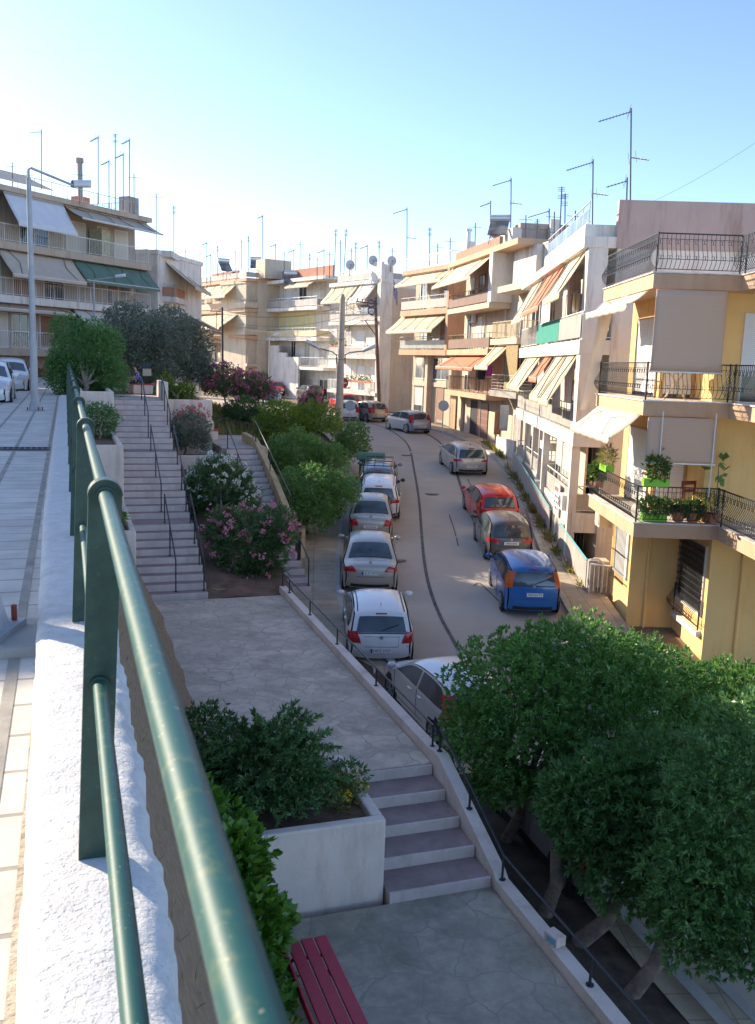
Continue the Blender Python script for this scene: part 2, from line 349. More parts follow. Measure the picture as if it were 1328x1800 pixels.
# ---------------- stairs
def flight(name, u0, v0, v1, z0, nr, rise, tread, label, landings=(), landing=1.2, right_sill=None, cat='stairs', zb=None):
    r = empty(name, W(u0, (v0 + v1) / 2, z0), A19, label, cat); inv = (Matrix.Translation(r.location) @ Matrix.Rotation(A19, 4, 'Z')).inverted()
    a = MB(); b = MB(); u = u0; z = z0
    for i in range(nr):
        d = landing if i + 1 in landings else tread
        if i == nr - 1: d = tread
        j = .012 * math.sin(i * 2.3)
        uvbox(a, u, u + d + .05, v0, v1, (zb if zb is not None else z - .4), z + rise - .02)
        uvbox(b, u + .045 + j * .3, u + d + .012, v0 + .003, v1 - .003, z + rise - .03, z + rise - .016)
        u += d; z += rise
    for mbx, nm, mt in ((a, 'risers', m_riser), (b, 'treads', m_tread)):
        o = mbx.build(nm, mt); o.data.transform(inv); o.parent = r
    return u, z
flight('staircase', 23.7, 1.6, 3.47, -6.33, 28, .168, .355, 'long flight of pale and mauve steps climbing to the upper street', (9, 19), 1.0)
flight('step_flight', 10.46, 3.96, 5.45, -7.14, 5, .163, .56, 'short flight of wide mauve steps beside the big white planter')
flight('side_staircase', 26.4, 5.85, 7.02, -7.0, 21, .167, .44, 'narrow grey stairs climbing between white oleander and trees')
struct(uvbox(MB(), 35.8, 41.8, 5.76, 7.6, -5.5, -3.5).build('side_landing', m_plaza))
struct(uvbox(MB(), 35.1, 39.0, 1.6, 3.5, -3, -1.63).build('head_landing', m_plaza))
# terrace wall, low walls, garden beds
def uvwall(u0, u1, v0, v1, z0, z1, label, name='garden_wall', mat=None, bev=.02):
    return tag(uvbox(MB(), u0, u1, v0, v1, z0, z1).build(name, mat or m_white, bevel=bev), label, 'wall')
uvwall(37.4, 37.62, 3.52, 5.62, -5, -1.72, 'tall white garden wall behind the red flowering bush')
uvwall(35.4, 38.6, 3.5, 3.66, -3, -.98, 'low white wall at the top of the long stairs beside the litter bin')
uvwall(38.2, 42, 5.63, 5.8, -5, -2.6, 'white sloping wall end beside the red seat on the side landing')
struct(uvbox(MB(), 37.63, 49, -.4, 5.6, -5, -1.85).build('upper_garden', m_dirt))
mb = MB(); mb.grid(16, 8, lambda a, b: W(23.62 + 12 * a, 3.47 + 2.4 * b, -6.36 + 2.1 * a + .06 * math.sin(9 * a + 5 * b)))
struct(mb.build('garden_bed', m_dirt, smooth=True))
def ubank(u, v): k = min(1, max(0, (u - 41.8) / 7)); return -3.42 + 1.1 * k * k * (3 - 2 * k) - .3 * (v - 5.6) * (.5 + .5 * k) + .06 * math.sin(u * 2.1 + v * 3)
mb = MB(); mb.grid(24, 14, lambda a, b: W(41.8 + 26 * a, 5.6 + 6.5 * b, ubank(41.8 + 26 * a, 5.6 + 6.5 * b)))
struct(mb.build('upper_bank', m_drygrass, smooth=True))
def tbank(a, b):
    p = W(29.4 + 15 * a, 7.22); q = Vector((-2.62, p.y + .9, 0)); r = p.lerp(q, b); r.z = zroad(r.y) + .1 + (1 - b) ** 1.2 * (.5 + 1.5 * a); return r
mb = MB(); mb.grid(16, 6, tbank)
struct(mb.build('tree_bank', m_drygrass, smooth=True))
def uvline_wall(pts, th, label, mat, name='retaining_wall'):      # pts: (u, v, z0, z1)
    mb = MB(); n = len(pts)
    for (u, v, a, b) in pts:
        for q in ((v, a), (v, b), (v + th, b), (v + th, a)): mb.v.append(tuple(W(u, q[0], q[1])))
    for i in range(n - 1):
        for k in range(4): mb.f.append((4 * i + k, 4 * i + (k + 1) % 4, 4 * i + 4 + (k + 1) % 4, 4 * i + 4 + k))
    mb.f += [(3, 2, 1, 0), tuple(4 * n - 4 + k for k in range(4))]; return tag(mb.build(name, mat), label, 'wall')
uvline_wall([(29.6, 7.04, -7, -5.3), (32.5, 7.04, -6.5, -4.2), (36, 7.04, -6, -3.15), (38.5, 7.04, -5.5, -3.1)], .2, 'ochre retaining wall climbing beside the narrow side stairs', m_ochre)
uvline_wall([(28.2, 7.12, -7.5, -6.35), (32.2, 8.15, -7, -6.0)], .14, 'low ochre kerb wall between the dry bank and the pavement', m_ochre)
# kerb of the two terraces with its sloping string beside the short steps
uvline_wall([(-2, 5.47, -8.5, -6.98), (10.35, 5.47, -8.5, -6.98), (10.45, 5.47, -8.4, -6.9), (12.55, 5.47, -8.4, -6.12), (12.75, 5.47, -8.4, -6.12), (12.95, 5.47, -8.4, -6.16), (24.0, 5.47, -8, -6.17)], .19, 'low whitewashed kerb wall along the terraces and short steps', m_white, 'kerb_wall')
uvwall(7, 9.7, 1.9, 2.04, -7.3, -6.85, 'low white edging wall behind the red bench', 'edging_wall')
# planting strip of the near trees
mb = MB(); mb.grid(20, 4, lambda a, b: W(-3 + 26 * a, 5.66 + 1.9 * b, zroad(W(-3 + 26 * a, 6.6).y) + .12 + .05 * math.sin(9 * a * 3 + b * 5)))
struct(mb.build('tree_strip', M('dark_soil', (.07, .05, .035), .95, .4, 3, .8, 25), smooth=True))
mb = MB()
mb.grid(20, 1, lambda a, b: W(-3 + 26 * a, 7.45 + .2 * b, zroad(W(-3 + 26 * a, 7.4).y) + .2)); struct(mb.build('strip_edging', m_kerb))
# ================================================================ BUILDINGS
m_cream = M('cream_render', (.60, .51, .385), .85, .07, .8, .2, 40, stain=.3)
m_beige = M('beige_render', (.56, .455, .345), .85, .07, .8, .2, 40, stain=.35)
m_peach = M('peach_render', (.54, .33, .21), .85, .08, .8, .2, 40, stain=.3)
m_pinkw = M('pinkish_render', (.47, .35, .31), .9, .06, .6, .2, 40, stain=.45)
m_yellow = M('yellow_render', (.86, .56, .22), .85, .05, .8, .2, 40, stain=.2)
m_salmon = M('salmon_band', (.58, .37, .23), .85, .06, .8, .15, 40, stain=.2)
m_grey = M('grey_render', (.42, .40, .38), .9, .1, .8, .2, 40, stain=.5)
m_offw = M('off_white_render', (.70, .655, .59), .85, .08, .8, .2, 40, stain=.55)
m_brown = M('brown_band', (.34, .2, .13), .85, .1, 1, .15, 40, stain=.3)
m_brickr = M('red_brown_render', (.42, .2, .13), .85, .1, 1, .2, 40, stain=.3)
m_conc = M('bare_concrete', (.36, .33, .3), .92, .18, .7, .3, 30, stain=.5)
m_roof = M('roof_slab', (.4, .38, .35), .9, .15, .8, .2, 30)
m_glass = glass_mat('window_glass'); m_curt = M('net_curtain', (.36, .33, .29), .5, .3, 5); m_glassb = glass_mat('pale_window_glass', (.10, .12, .14))
m_fr = M('white_frame', (.72, .71, .69), .5, .05, 3); m_frb = M('brown_frame', (.16, .08, .045), .5, .2, 3)
m_shut = slat_mat('roller_shutter', (.62, .58, .5), .045, 'z'); m_shutb = slat_mat('brown_shutter', (.3, .17, .1), .045, 'z'); m_shutw = slat_mat('white_shutter', (.76, .75, .73), .05, 'z')
m_awn = M('cream_awning', (.60, .49, .33), .9, .06, 2, .1, 200, stain=.2); m_awnw = M('white_awning', (.64, .60, .55), .9, .05, 2, .1, 200, stain=.15)
m_awnbei = M('beige_awning', (.52, .44, .36), .9, .06, 2, .1, 200); m_awnr = M('rust_awning', (.55, .20, .11), .9, .1, 2, .1, 200)
m_awng = M('green_awning', (.13, .21, .165), .9, .1, 2, .1, 200); m_awnd = M('dark_awning', (.23, .17, .13), .9, .1, 2)
m_armd = M('dark_arm', (.16, .13, .11), .6, .2, 5); m_alu = M('aluminium', (.62, .61, .6), .4, .08, 4, metal=.5); m_rbar = M('grey_bar', (.52, .5, .47), .5, .12, 5); m_wbar = M('white_bar', (.74, .72, .69), .5, .06, 4)
m_bbar = M('brown_bar', (.2, .1, .065), .5, .2, 4); m_panel = M('grey_panel', (.38, .35, .31), .6, .12, 1.2, stain=.3); m_panelb = M('brown_panel', (.19, .11, .075), .6, .15, 2); m_greenp = M('green_screen', (.02, .25, .19), .7, .1, 2)
m_wood = M('light_wood', (.48, .3, .15), .6, .2, 5); m_terra = M('terracotta', (.5, .19, .09), .8, .15, 6); m_plastg = M('green_plastic', (.22, .55, .03), .5, .05, 4)
m_acw = M('ac_case', (.68, .67, .64), .5, .06, 5); m_dark = M('dark_hole', (.02, .02, .022), .8, .3, 3)
class Bld:
    """local frame: x to the right along the facade seen from outside, y into the building, z up from the base"""
    def __init__(s, name, label, A, B, zb, cat='building'):
        s.A, s.B = Vector(A), Vector(B); d = s.B - s.A; s.L = d.length; s.rz = math.atan2(d.y, d.x); s.zb = zb
        s.r = empty(name, (s.A.x, s.A.y, zb), s.rz, label, cat); s.M = Matrix.Translation(s.r.location) @ Matrix.Rotation(s.rz, 4, 'Z'); s.MI = s.M.inverted()
    def px(s, px, py, off=0.0):                            # a measured spot on the plane off metres in front of the facade
        d = (s.MI.to_3x3() @ ray(px, py)); o = s.MI.translation
        k = (-off - o.y) / d.y; p = o + d * k; return p.x, p.z
    def put(s, mb, name, mat, parent=None, **k): return mb.build(name, mat, parent or s.r, **k)
    def box(s, name, mat, x0, x1, y0, y1, z0, z1, **k): return s.put(MB().box(x0, x1, y0, y1, z0, z1), name, mat, **k)
    def slab(s, x0, x1, z, pr, mat, t=.32, under=None, name='balcony', y0=0.0):
        o = s.box(name, mat, x0, x1, -pr, y0 - .003, z - t, z, bevel=.012); return o
    def rail(s, x0, x1, z, pr, kind='bars', h=.95, mat=None, left=True, right=True, y0=0.0, gap=.115, solid=None, name='railing'):
        mat = mat or m_rbar; mb = MB(); yf = -pr + .06
        segs = [((x0, yf), (x1, yf))]
        if left: segs.append(((x0, y0), (x0, yf)))
        if right: segs.append(((x1, yf), (x1, y0)))
        for (a, b) in segs:
            a = Vector((a[0], a[1], 0)); b = Vector((b[0], b[1], 0)); n = max(1, int((b - a).length / gap))
            mb.tube([a + Vector((0, 0, z + h)), b + Vector((0, 0, z + h))], .026, 4)
            mb.tube([a + Vector((0, 0, z + .09)), b + Vector((0, 0, z + .09))], .016, 4)
            if kind in ('bars', 'cross'):
                for i in range(n + 1):
                    p = a.lerp(b, i / n); mb.tube([p + Vector((0, 0, z + .0 if i % 8 == 0 else z + .09)), p + Vector((0, 0, z + h))], .02 if i % 8 == 0 else .009, 4, False)
            else:
                n = max(1, int((b - a).length / 1.1))
                for i in range(n + 1):
                    p = a.lerp(b, i / n); mb.tube([p + Vector((0, 0, z)), p + Vector((0, 0, z + h))], .02, 4, False)
                for zz in ((.3, .5, .7) if kind == 'lines' else (.72,)):
                    mb.tube([a + Vector((0, 0, z + h * zz)), b + Vector((0, 0, z + h * zz))], .012, 4)
        o = s.put(mb, name, mat)
        if kind == 'panel':
            m2 = MB(); top = h * .7 if solid is None or isinstance(solid, bpy.types.Material) else solid
            m2.box(x0 + .02, x1 - .02, yf - .014, yf - .006, z + .1, z + top)
            if left: m2.box(x0 - .014, x0 - .006, yf, y0 - .02, z + .1, z + top)
            if right: m2.box(x1 + .006, x1 + .014, yf, y0 - .02, z + .1, z + top)
            m2.build('railing_panel', solid if isinstance(solid, bpy.types.Material) else m_panel, o)
        return o
    def win(s, x0, x1, z0, z1, shut=0.0, frame=None, sm=None, y=0.0, glass=None, mull=1, name='window'):
        fm = frame or m_fr; mb = MB(); f = .06; d = .035
        mb.box(x0 - f, x0, y - d, y + .01, z0 - f, z1 + f); mb.box(x1, x1 + f, y - d, y + .01, z0 - f, z1 + f); mb.box(x0, x1, y - d, y + .01, z1, z1 + f); mb.box(x0, x1, y - d - .03, y + .01, z0 - f, z0)
        for i in range(1, mull + 1):
            q = x0 + (x1 - x0) * i / (mull + 1); mb.box(q - .03, q + .03, y - .026, y + .01, z0, z1)
        o = s.put(mb, name, fm); MB().box(x0, x1, y - .012, y + .002, z0, z1).build('pane', glass or random.choice((m_glass, m_glass, m_glassb, m_curt)), o)
        if shut > 0: MB().box(x0 + .003, x1 - .003, y - .03, y - .014, z1 - (z1 - z0) * shut, z1 - .002).build('shutter', sm or m_shut, o)
        return o
    def awn(s, x0, x1, z, pr, drop, mat=None, y0=-.03, val=.2, arms=2, name='awning', slack=.06, low=False):
        mat = mat or m_awn; mb = MB(); yf = y0 - pr; n = 10; nx = max(6, int((x1 - x0) / .35)); ph = (x0 * 7.3) % 6
        def P(a, b): return (x0 + (x1 - x0) * a, y0 + (yf - y0) * b, z - drop * b - slack * math.sin(math.pi * b) + .018 * math.sin(a * 9 + ph) * b)
        mb.grid(nx, n, P)
        if val: mb.grid(nx * 3, 2, lambda a, b: (x0 + (x1 - x0) * a, yf - .012 * b + .01 * math.sin(a * 40), z - drop - .02 - b * (val * (.82 + .18 * abs(math.sin(a * (x1 - x0) * math.pi / .28))))))
        o = s.put(mb, name, mat, smooth=True); sol = o.modifiers.new('thickness', 'SOLIDIFY'); sol.thickness = .012
        m3 = []; m2 = MB(); m2.tube([(x0, yf, z - drop - .01), (x1, yf, z - drop - .01)], .03, 6); m2.tube([(x0, y0, z + .03), (x1, y0, z + .03)], .045, 6)
        for i in range(arms):
            q = x0 + (x1 - x0) * (.12 + .76 * i / max(1, arms - 1)) if arms > 1 else (x0 + x1) / 2; sg = .38 if i < arms / 2 else -.38
            m3.append(MB().tube([(q, y0, z + .05), (q + sg, y0 - pr * .5, z - drop * .5 + .06), (q, yf, z - drop + .03)], .022, 4))
        m2.build('awning_bar', m_alu, o)
        [k_.build('awning_arm', m_armd, o) for k_ in m3]; return o
    def curtain(s, x0, x1, z0, z1, y, mat=None, name='sun_blind'):
        mb = MB(); mb.grid(14, 10, lambda a, b: (x0 + (x1 - x0) * a, y - .03 * math.sin(math.pi * b) - .006 * math.sin(a * 21) * b, z1 + (z0 - z1) * b))
        o = s.put(mb, name, mat or m_awnw, smooth=True); sol = o.modifiers.new('thickness', 'SOLIDIFY'); sol.thickness = .014
        MB().tube([(x0 - .03, y, z0), (x1 + .03, y, z0)], .025, 6).build('blind_bar', m_alu, o); return o
    def ac(s, x, z, y=0.0, nm='air_conditioner'):
        o = s.put(MB().box(x, x + .8, y - .3, y - .04, z, z + .56), nm, m_acw, bevel=.02)
        mb = MB()
        for r_ in (.06, .12, .18, .225): 
            pts = [(x + .3 + r_ * math.cos(k * math.pi / 9), y - .312, z + .28 + r_ * math.sin(k * math.pi / 9)) for k in range(19)]; mb.tube(pts, .008, 4, False)
        mb.build('fan_grille', m_rbar, o); MB().cyl((x + .3, y - .3, z + .28), .22, -.006, 18, 'y').build('fan_opening', m_dark, o); return o
    def pots(s, x0, x1, z, y, n, mat=None):
        for i in range(n):
            x = x0 + (x1 - x0) * (i + .5) / n
            o = s.put(MB().cyl((x, y, z), .09, .2, 10, r2=.13), 'flower_pot', mat or m_terra); leafball(o, (x, y, z + .42), .22, .22, .26, 60, .06, ml_pot)
    def top(s, x0, x1, d0, d1, z, h, mat, t=.18, name='roof_parapet'):
        mb = MB(); mb.box(x0, x1, d0, d0 + t, z, z + h); mb.box(x0, x0 + t, d0 + t, d1, z, z + h - .002); mb.box(x1 - t, x1, d0 + t, d1, z, z + h - .002); mb.box(x0 + t, x1 - t, d1 - t, d1, z, z + h - .004)
        return s.put(mb, name, mat)
    def at(s, x, y, z): return s.M @ Vector((x, y, z))
def leaf_mesh(name, pts, nrm, size, mat, parent=None, aspect=.4, rnd=.5, jitter=.35, rays=1, droop=0.):
    """pts/nrm: arrays of twig places and outward directions; each twig carries `rays` leaves"""
    n = len(pts); k = rays
    P = np.repeat(pts, k, 0); N = np.repeat(nrm, k, 0)
    d = N + RNG.normal(0, rnd, P.shape); d[:, 2] -= droop; d /= np.linalg.norm(d, axis=1)[:, None] + 1e-9
    a = RNG.normal(0, 1, P.shape); s_ = np.cross(d, a); s_ /= np.linalg.norm(s_, axis=1)[:, None] + 1e-9
    up = np.cross(s_, d)
    L = size * (1 + jitter * RNG.uniform(-1, 1, len(P)))[:, None]; Wd = L * aspect
    base = P; v0 = base; v1 = base + d * L * .5 - s_ * Wd * .5 + up * L * .06; v2 = base + d * L; v3 = base + d * L * .5 + s_ * Wd * .5 + up * L * .06
    V = np.stack([v0, v1, v2, v3], 1).reshape(-1, 3).astype(np.float32); m = len(P)
    me = bpy.data.meshes.new(name); me.vertices.add(4 * m); me.vertices.foreach_set('co', V.ravel())
    me.loops.add(4 * m); me.loops.foreach_set('vertex_index', np.arange(4 * m, dtype=np.int32)); me.polygons.add(m)
    me.polygons.foreach_set('loop_start', np.arange(0, 4 * m, 4, dtype=np.int32)); me.polygons.foreach_set('loop_total', np.full(m, 4, dtype=np.int32))
    me.update(calc_edges=True); me.materials.append(mat)
    o = bpy.data.objects.new(name, me); COL.objects.link(o)
    if parent: o.parent = parent
    return o
def shell(c, r, n, inner=.55, low=-.7):
    """n spots through the outer part of an ellipsoid with bumps, and their outward directions"""
    d = RNG.normal(0, 1, (int(n * 1.6) + 8, 3)); d /= np.linalg.norm(d, axis=1)[:, None]; d = d[d[:, 2] > low][:n]
    k = RNG.uniform(inner ** 3, 1, len(d)) ** (1 / 3); ph = RNG.uniform(0, 6, 4)
    bump = 1 + .10 * np.sin(5 * d[:, 0] + ph[0]) * np.sin(5 * d[:, 1] + ph[1]) + .08 * np.sin(9 * d[:, 2] + 7 * d[:, 0] + ph[2]) + .05 * np.sin(15 * d[:, 1] + 13 * d[:, 2] + ph[3])
    p = d * (k * bump)[:, None] * np.array(r) + np.array(c); nn = d / np.array(r); nn /= np.linalg.norm(nn, axis=1)[:, None]; return p, nn
def leafball(parent, c, rx, ry, rz, n, size, mat, name='foliage', rays=3, aspect=.45):
    p, q = shell(c, (rx, ry, rz), n, .3, -1); return leaf_mesh(name, p, q, size, mat, parent, aspect, .8, .4, rays)
ml_pot = leaf_mat('pot_leaves', (.05, .12, .02), (.12, .2, .04))

# ---------------------------------------------------------------- yellow house (world-aligned frame: x right, y away)
B1 = Bld('yellow_house', 'yellow house with black wrought-iron balconies and pale sun blinds, nearest on the right', (6.55, 22.9, 0), (9.55, 22.9, 0), -7.6)
z0 = 7.6
w = MB(); w.prism([(.85, 5.2), (.85, 3.0), (2.2, 3.0), (2.2, .45), (9, .45), (9, 5.2)], 0, z0 - 4.19)
for za, zt in ((-3.82, -1.04), (-.72, 2.03)):
    w.prism([(.95, 5.2), (.95, 2.0), (1.9, 2.0), (1.9, .6), (9, .6), (9, 5.2)], z0 + za, z0 + zt)
B1.put(w, 'wall', m_yellow)
for za in (2.39, -.72, -3.82):
    p = [(0, 5.1), (0, 0), (2.15, 0), (2.15, -6), (9, -6), (9, 5.1)]
    B1.put(MB().prism(p, z0 + za - .36, z0 + za), 'balcony', m_salmon if za < 2 else m_salmon)
    B1.put(MB().prism([(-.04, 5.1), (-.04, -.04), (2.11, -.04), (2.11, -6), (9, -6), (9, 5.1)], z0 + za + .002, z0 + za + .03), 'balcony_coping', m_offw)
def ornate(path, z, h=.92, bulge=.16, gap=.105, name='iron_railing', b=B1):
    mb = MB()
    for a, c in zip(path, path[1:]):
        a = Vector((*a, 0)); c = Vector((*c, 0)); d = (c - a); L = d.length; d /= L; nrm = Vector((d.y, -d.x, 0)); n = int(L / gap)
        for zz, r in ((h, .022), (.08, .013)): mb.tube([a + Vector((0, 0, z + zz)), c + Vector((0, 0, z + zz))], r, 4)
        mb.tube([a + Vector((0, 0, z + h - .13)), c + Vector((0, 0, z + h - .13))], .009, 4)
        mb.tube([a + nrm * bulge + Vector((0, 0, z + .3)), c + nrm * bulge + Vector((0, 0, z + .3))], .01, 4)
        for i in range(n + 1):
            p = a + d * (L * i / n); pts = []
            for t_, o_ in ((0.08, .0), (.16, .55), (.24, .9), (.32, 1.), (.42, .85), (.55, .4), (.68, .08), (.8, 0), (h, 0)): pts.append(p + nrm * bulge * o_ + Vector((0, 0, z + t_)))
            mb.tube(pts, .008, 4, False)
            if i % 2 == 0:
                for zz in (.34, .72):
                    ctr = p + d * gap * .5 + nrm * bulge * (.98 if zz < .5 else .04) + Vector((0, 0, z + zz))
                    for sg in (-1, 1): mb.tube([ctr + d * (sg * .04 * math.cos(q) + sg * .035) + Vector((0, 0, .05 * math.sin(q))) for q in (0.3, 1.3, 2.3, 3.3, 4.3, 5.3)], .006, 4, False)
    for q in path: mb.tube([(q[0], q[1], z), (q[0], q[1], z + h + .03)], .024, 6)
    return b.put(mb, name, m_black)
for za in (2.39, -.72, -3.82): ornate([(.05, 5.0), (.05, .05), (2.1, .05), (2.1, -.3), (2.2, -5.5)], z0 + za + .03)
# windows and blinds of the yellow house
def b1win(face, a0, a1, z_0, z_1, shut=.8, name='window', frame=None, sm=None):      # face 'x': looks left at x=const, 'y': looks at the camera
    f, c = face; mb = MB(); q = .06
    def BX(m, p0, p1, d0, d1, za, zb):
        (m.box(c - d1, c - d0, p0, p1, za, zb) if f == 'x' else m.box(p0, p1, c - d1, c - d0, za, zb))
    BX(mb, a0 - q, a0, -.01, .05, z_0, z_1 + q); BX(mb, a1, a1 + q, -.01, .05, z_0, z_1 + q); BX(mb, a0, a1, -.01, .05, z_1, z_1 + q); BX(mb, a0 - q, a1 + q, -.01, .07, z_0 - q, z_0)
    o = B1.put(mb, name, frame or m_fr); g_ = MB(); BX(g_, a0, a1, -.002, .015, z_0, z_1); g_.build('pane', m_glass, o)
    s_ = MB(); BX(s_, a0, a0 + (a1 - a0) * .5, .018, .04, z_1 - (z_1 - z_0) * shut, z_1)
    BX(s_, a0 + (a1 - a0) * .5 + .02, a1, .018, .04, z_1 - (z_1 - z_0) * shut, z_1); s_.build('shutter', sm or m_shutw, o); return o
for za in (-.72, -3.82):
    b1win(('x', .95), 2.3, 4.4, z0 + za + .05, z0 + za + 2.2, .95, 'balcony_door', m_wood); b1win(('y', 2.0), 1.05, 1.8, z0 + za + .05, z0 + za + 2.15, .95, 'balcony_door', m_wood)
b1win(('y', .6), 2.6, 3.9, z0 - .72 + .05, z0 - .72 + 2.2, .7, 'balcony_door'); 
wb = b1win(('x', .85), 3.3, 4.6, z0 - 6.0, z0 - 4.6, .98, 'barred_window')
mb = MB()
for i in range(12): mb.box(.72, .735, 3.25 + i * .125, 3.262 + i * .125, z0 - 6.25, z0 - 4.5)
for zz in (-6.2, -5.4, -4.55): mb.box(.715, .74, 3.2, 4.7, z0 + zz, z0 + zz + .025)
mb.build('window_bars', m_black, wb)
gw = b1win(('x', 2.2), .75, 2.7, z0 - 6.35, z0 - 4.55, 0, 'grilled_window', m_offw); mb = MB()
for i in range(17): mb.box(2.115, 2.13, .76 + i * .12, .775 + i * .12, z0 - 6.0, z0 - 4.5)
for i in range(9): mb.box(2.108, 2.135, .72, 2.74, z0 - 6.0 + i * .18, z0 - 5.98 + i * .18)
mb.build('window_grille', m_black, gw)
ornate([(2.12, 2.75), (2.12, .7)], z0 - 6.78, .8, .22, .1, 'window_guard')
B1.put(MB().box(2.06, 2.2, .62, 2.8, z0 - 6.95, z0 - 6.8), 'window_sill', m_offw)
for x_, y_ in ((3.05, .42), (1.35, 2.96)): B1.put(MB().tube([(x_, y_, 0), (x_, y_, z0 - 4.2)], .045, 8), 'drainpipe', m_yellow)
m_blind = slat_mat('striped_blind', (.58, .41, .30), .062, 'z', .9, .86, .25)
B1.curtain(.07, 1.82, z0 + .02, z0 + 2.0, -.06, m_blind); B1.curtain(.12, 1.87, z0 - 2.25, z0 - 1.1, -.06, m_blind)
for x_ in (.45, 1.77): B1.put(MB().tube([(x_, -.2, z0 - .95), (x_ + .03, -.1, z0 - 2.2), (x_ + .06, .0, z0 - 3.1)], .018, 6), 'blind_pole', m_wbar)
def side_awn(y0, y1, z, pr, drop, mat, x0=-.02, b=B1, val=.15):
    mb = MB(); mb.grid(8, 8, lambda a, c: (x0 - pr * c, y0 + (y1 - y0) * a, z - drop * c - .05 * math.sin(math.pi * c)))
    mb.grid(30, 1, lambda a, c: (x0 - pr - .01, y0 + (y1 - y0) * a, z - drop - .02 - c * val * (.8 + .2 * abs(math.sin(a * 18)))))
    o = b.put(mb, 'awning', mat, smooth=True); so = o.modifiers.new('thickness', 'SOLIDIFY'); so.thickness = .012
    m2 = MB(); m2.tube([(x0 - pr, y0, z - drop), (x0 - pr, y1, z - drop)], .03, 6)
    for q, sg in ((.2, .4), (.8, -.4)):
        y = y0 + (y1 - y0) * q; m2.tube([(x0, y, z - .08), (x0 - pr * .55, y + sg, z - drop * .45 + .1), (x0 - pr, y, z - drop)], .022, 4)
    m2.build('awning_arms', m_wbar, o); return o
m_blind2 = slat_mat('striped_awning', (.64, .54, .40), .07, 'x', .9, .8, .1)
side_awn(.1, 4.8, z0 - 1.06, .75, .62, m_blind2); side_awn(.3, 4.9, z0 + 2.0, .5, .35, m_blind2)
mb = MB(); mb.grid(4, 12, lambda a, c: (-.1 - .45 * c ** 1.6 - .04 * math.sin(5 * c) + .42 * a * (1 - .4 * c), 4.95 + .02 * math.sin(9 * c + 7 * a) + .1 * a, z0 + 1.9 - 3.1 * c)); o = B1.put(mb, 'hanging_sheet', m_awnw, smooth=True)
# side wall blocks of the top terrace
B1.put(MB().box(1.9, 3.0, .75, 1.6, z0 + .9, z0 + 2.03), 'wall_box', m_yellow)
# ---------------------------------------------------------------- white house with long balconies
B2 = Bld('white_house', 'long white house with cream awnings and a green balcony screen, beside the yellow house', (8.35, 49.5, 0), (7.75, 31.6, 0), -7.6)
L2 = B2.L; Z = 7.6
wv = MB(); wv.box(0, L2, 0, 9, 0, Z + 4.05); B2.put(wv, 'wall', m_offw)
B2.put(MB().box(L2 - .28, L2 + .03, -.05, 9, Z + 4.05, Z + 5.62).box(L2 - 1.2, L2 - .28, 2.0, 2.4, Z + 4.05, Z + 5.5), 'party_wall', m_pinkw)
B2.put(MB().box(-.02, L2 + .02, -1.12, 8.9, Z + 4.06, Z + 4.42), 'roof_slab', m_offw)
B2.slab(0, L2, Z + 1.02, 1.05, m_offw, .5); B2.slab(0, L2, Z - 2.15, 1.05, m_offw, .5)
B2.slab(0, 8.2, Z - 4.75, .9, m_offw, .7); B2.slab(10.3, L2 - .1, Z - 5.0, .9, m_offw, .7)
B2.rail(.05, L2 - .05, Z + 1.02, 1.03, 'bars', .95, m_wbar, gap=.15); 
mb = MB(); mb.box(L2 - 11.4, L2 - 4.9, -1.03, -1.02, Z + 1.1, Z + 1.95); B2.put(mb, 'railing_screen', m_greenp)
B2.put(MB().box(L2 - 4.85, L2 - .1, -1.03, -1.02, Z + 1.1, Z + 1.9), 'railing_panel', m_panel)
B2.rail(.05, L2 - .05, Z - 2.15, 1.03, 'panel', .95, m_alu); B2.rail(.05, 8.1, Z - 4.75, .88, 'panel', .85, m_wbar); B2.rail(10.35, L2 - .2, Z - 5.0, .88, 'panel', .95, m_wbar)
for (x0, x1, za, sh) in ((.8, 2.2, 1.1, .8), (3.4, 5, 1.1, 0), (6.4, 8, 1.1, .5), (9.5, 11.4, 1.1, 0), (13, 15.2, 1.1, .4), (1, 2.6, -2.1, .6), (4.2, 5.8, -2.1, 0), (7.5, 9.4, -2.1, .9), (11, 12.8, -2.1, .2), (14.2, 16.2, -2.1, 0), (.8, 2.4, -4.7, .3), (4, 5.6, -4.7, .8), (6.6, 7.6, -4.7, .8), (12, 13.6, -4.9, 0), (14.6, 16.2, -4.9, .7)):
    B2.win(x0, x1, Z + za, Z + za + 2.1, sh)
B2.awn(L2 - 4.7, L2 - .6, Z + 4.0, .85, 1.4, m_awn, y0=-.9); B2.awn(L2 - 10.4, L2 - 5.2, Z + 4.0, .95, 1.55, m_awnr, y0=-.9, arms=3); B2.awn(L2 - 15.5, L2 - 11.4, Z + 4.0, .9, 1.7, m_awn, y0=-.9)
B2.awn(L2 - 3.5, L2 - 1, Z + .5, .95, 1.65, m_awn, y0=-.9); B2.awn(L2 - 6.2, L2 - 3.6, Z + .5, .95, 1.6, m_awn, y0=-.9); B2.awn(L2 - 9.5, L2 - 7, Z + .5, .6, .9, m_awnr, y0=-.9); B2.awn(L2 - 16, L2 - 10.5, Z + .5, .9, 1.4, m_awn, y0=-.9)
B2.box('ground_floor_wall', m_beige, 10.9, L2 - .4, -.5, -.42, Z - 5.0, Z - 2.68); [B2.win(q_, q_ + 1.3, Z - 4.9, Z - 2.95, .5, y=-.5) for q_ in (11.3, 13.2, 15.1)]
for x, d_ in ((10.6, -1.04), (17.5, -1.04), (3.1, -.9), (6.1, -.9), (8.4, -.9)): B2.box('column', m_offw, x, x + .28, d_, d_ + .28, 0, Z - 2.66)
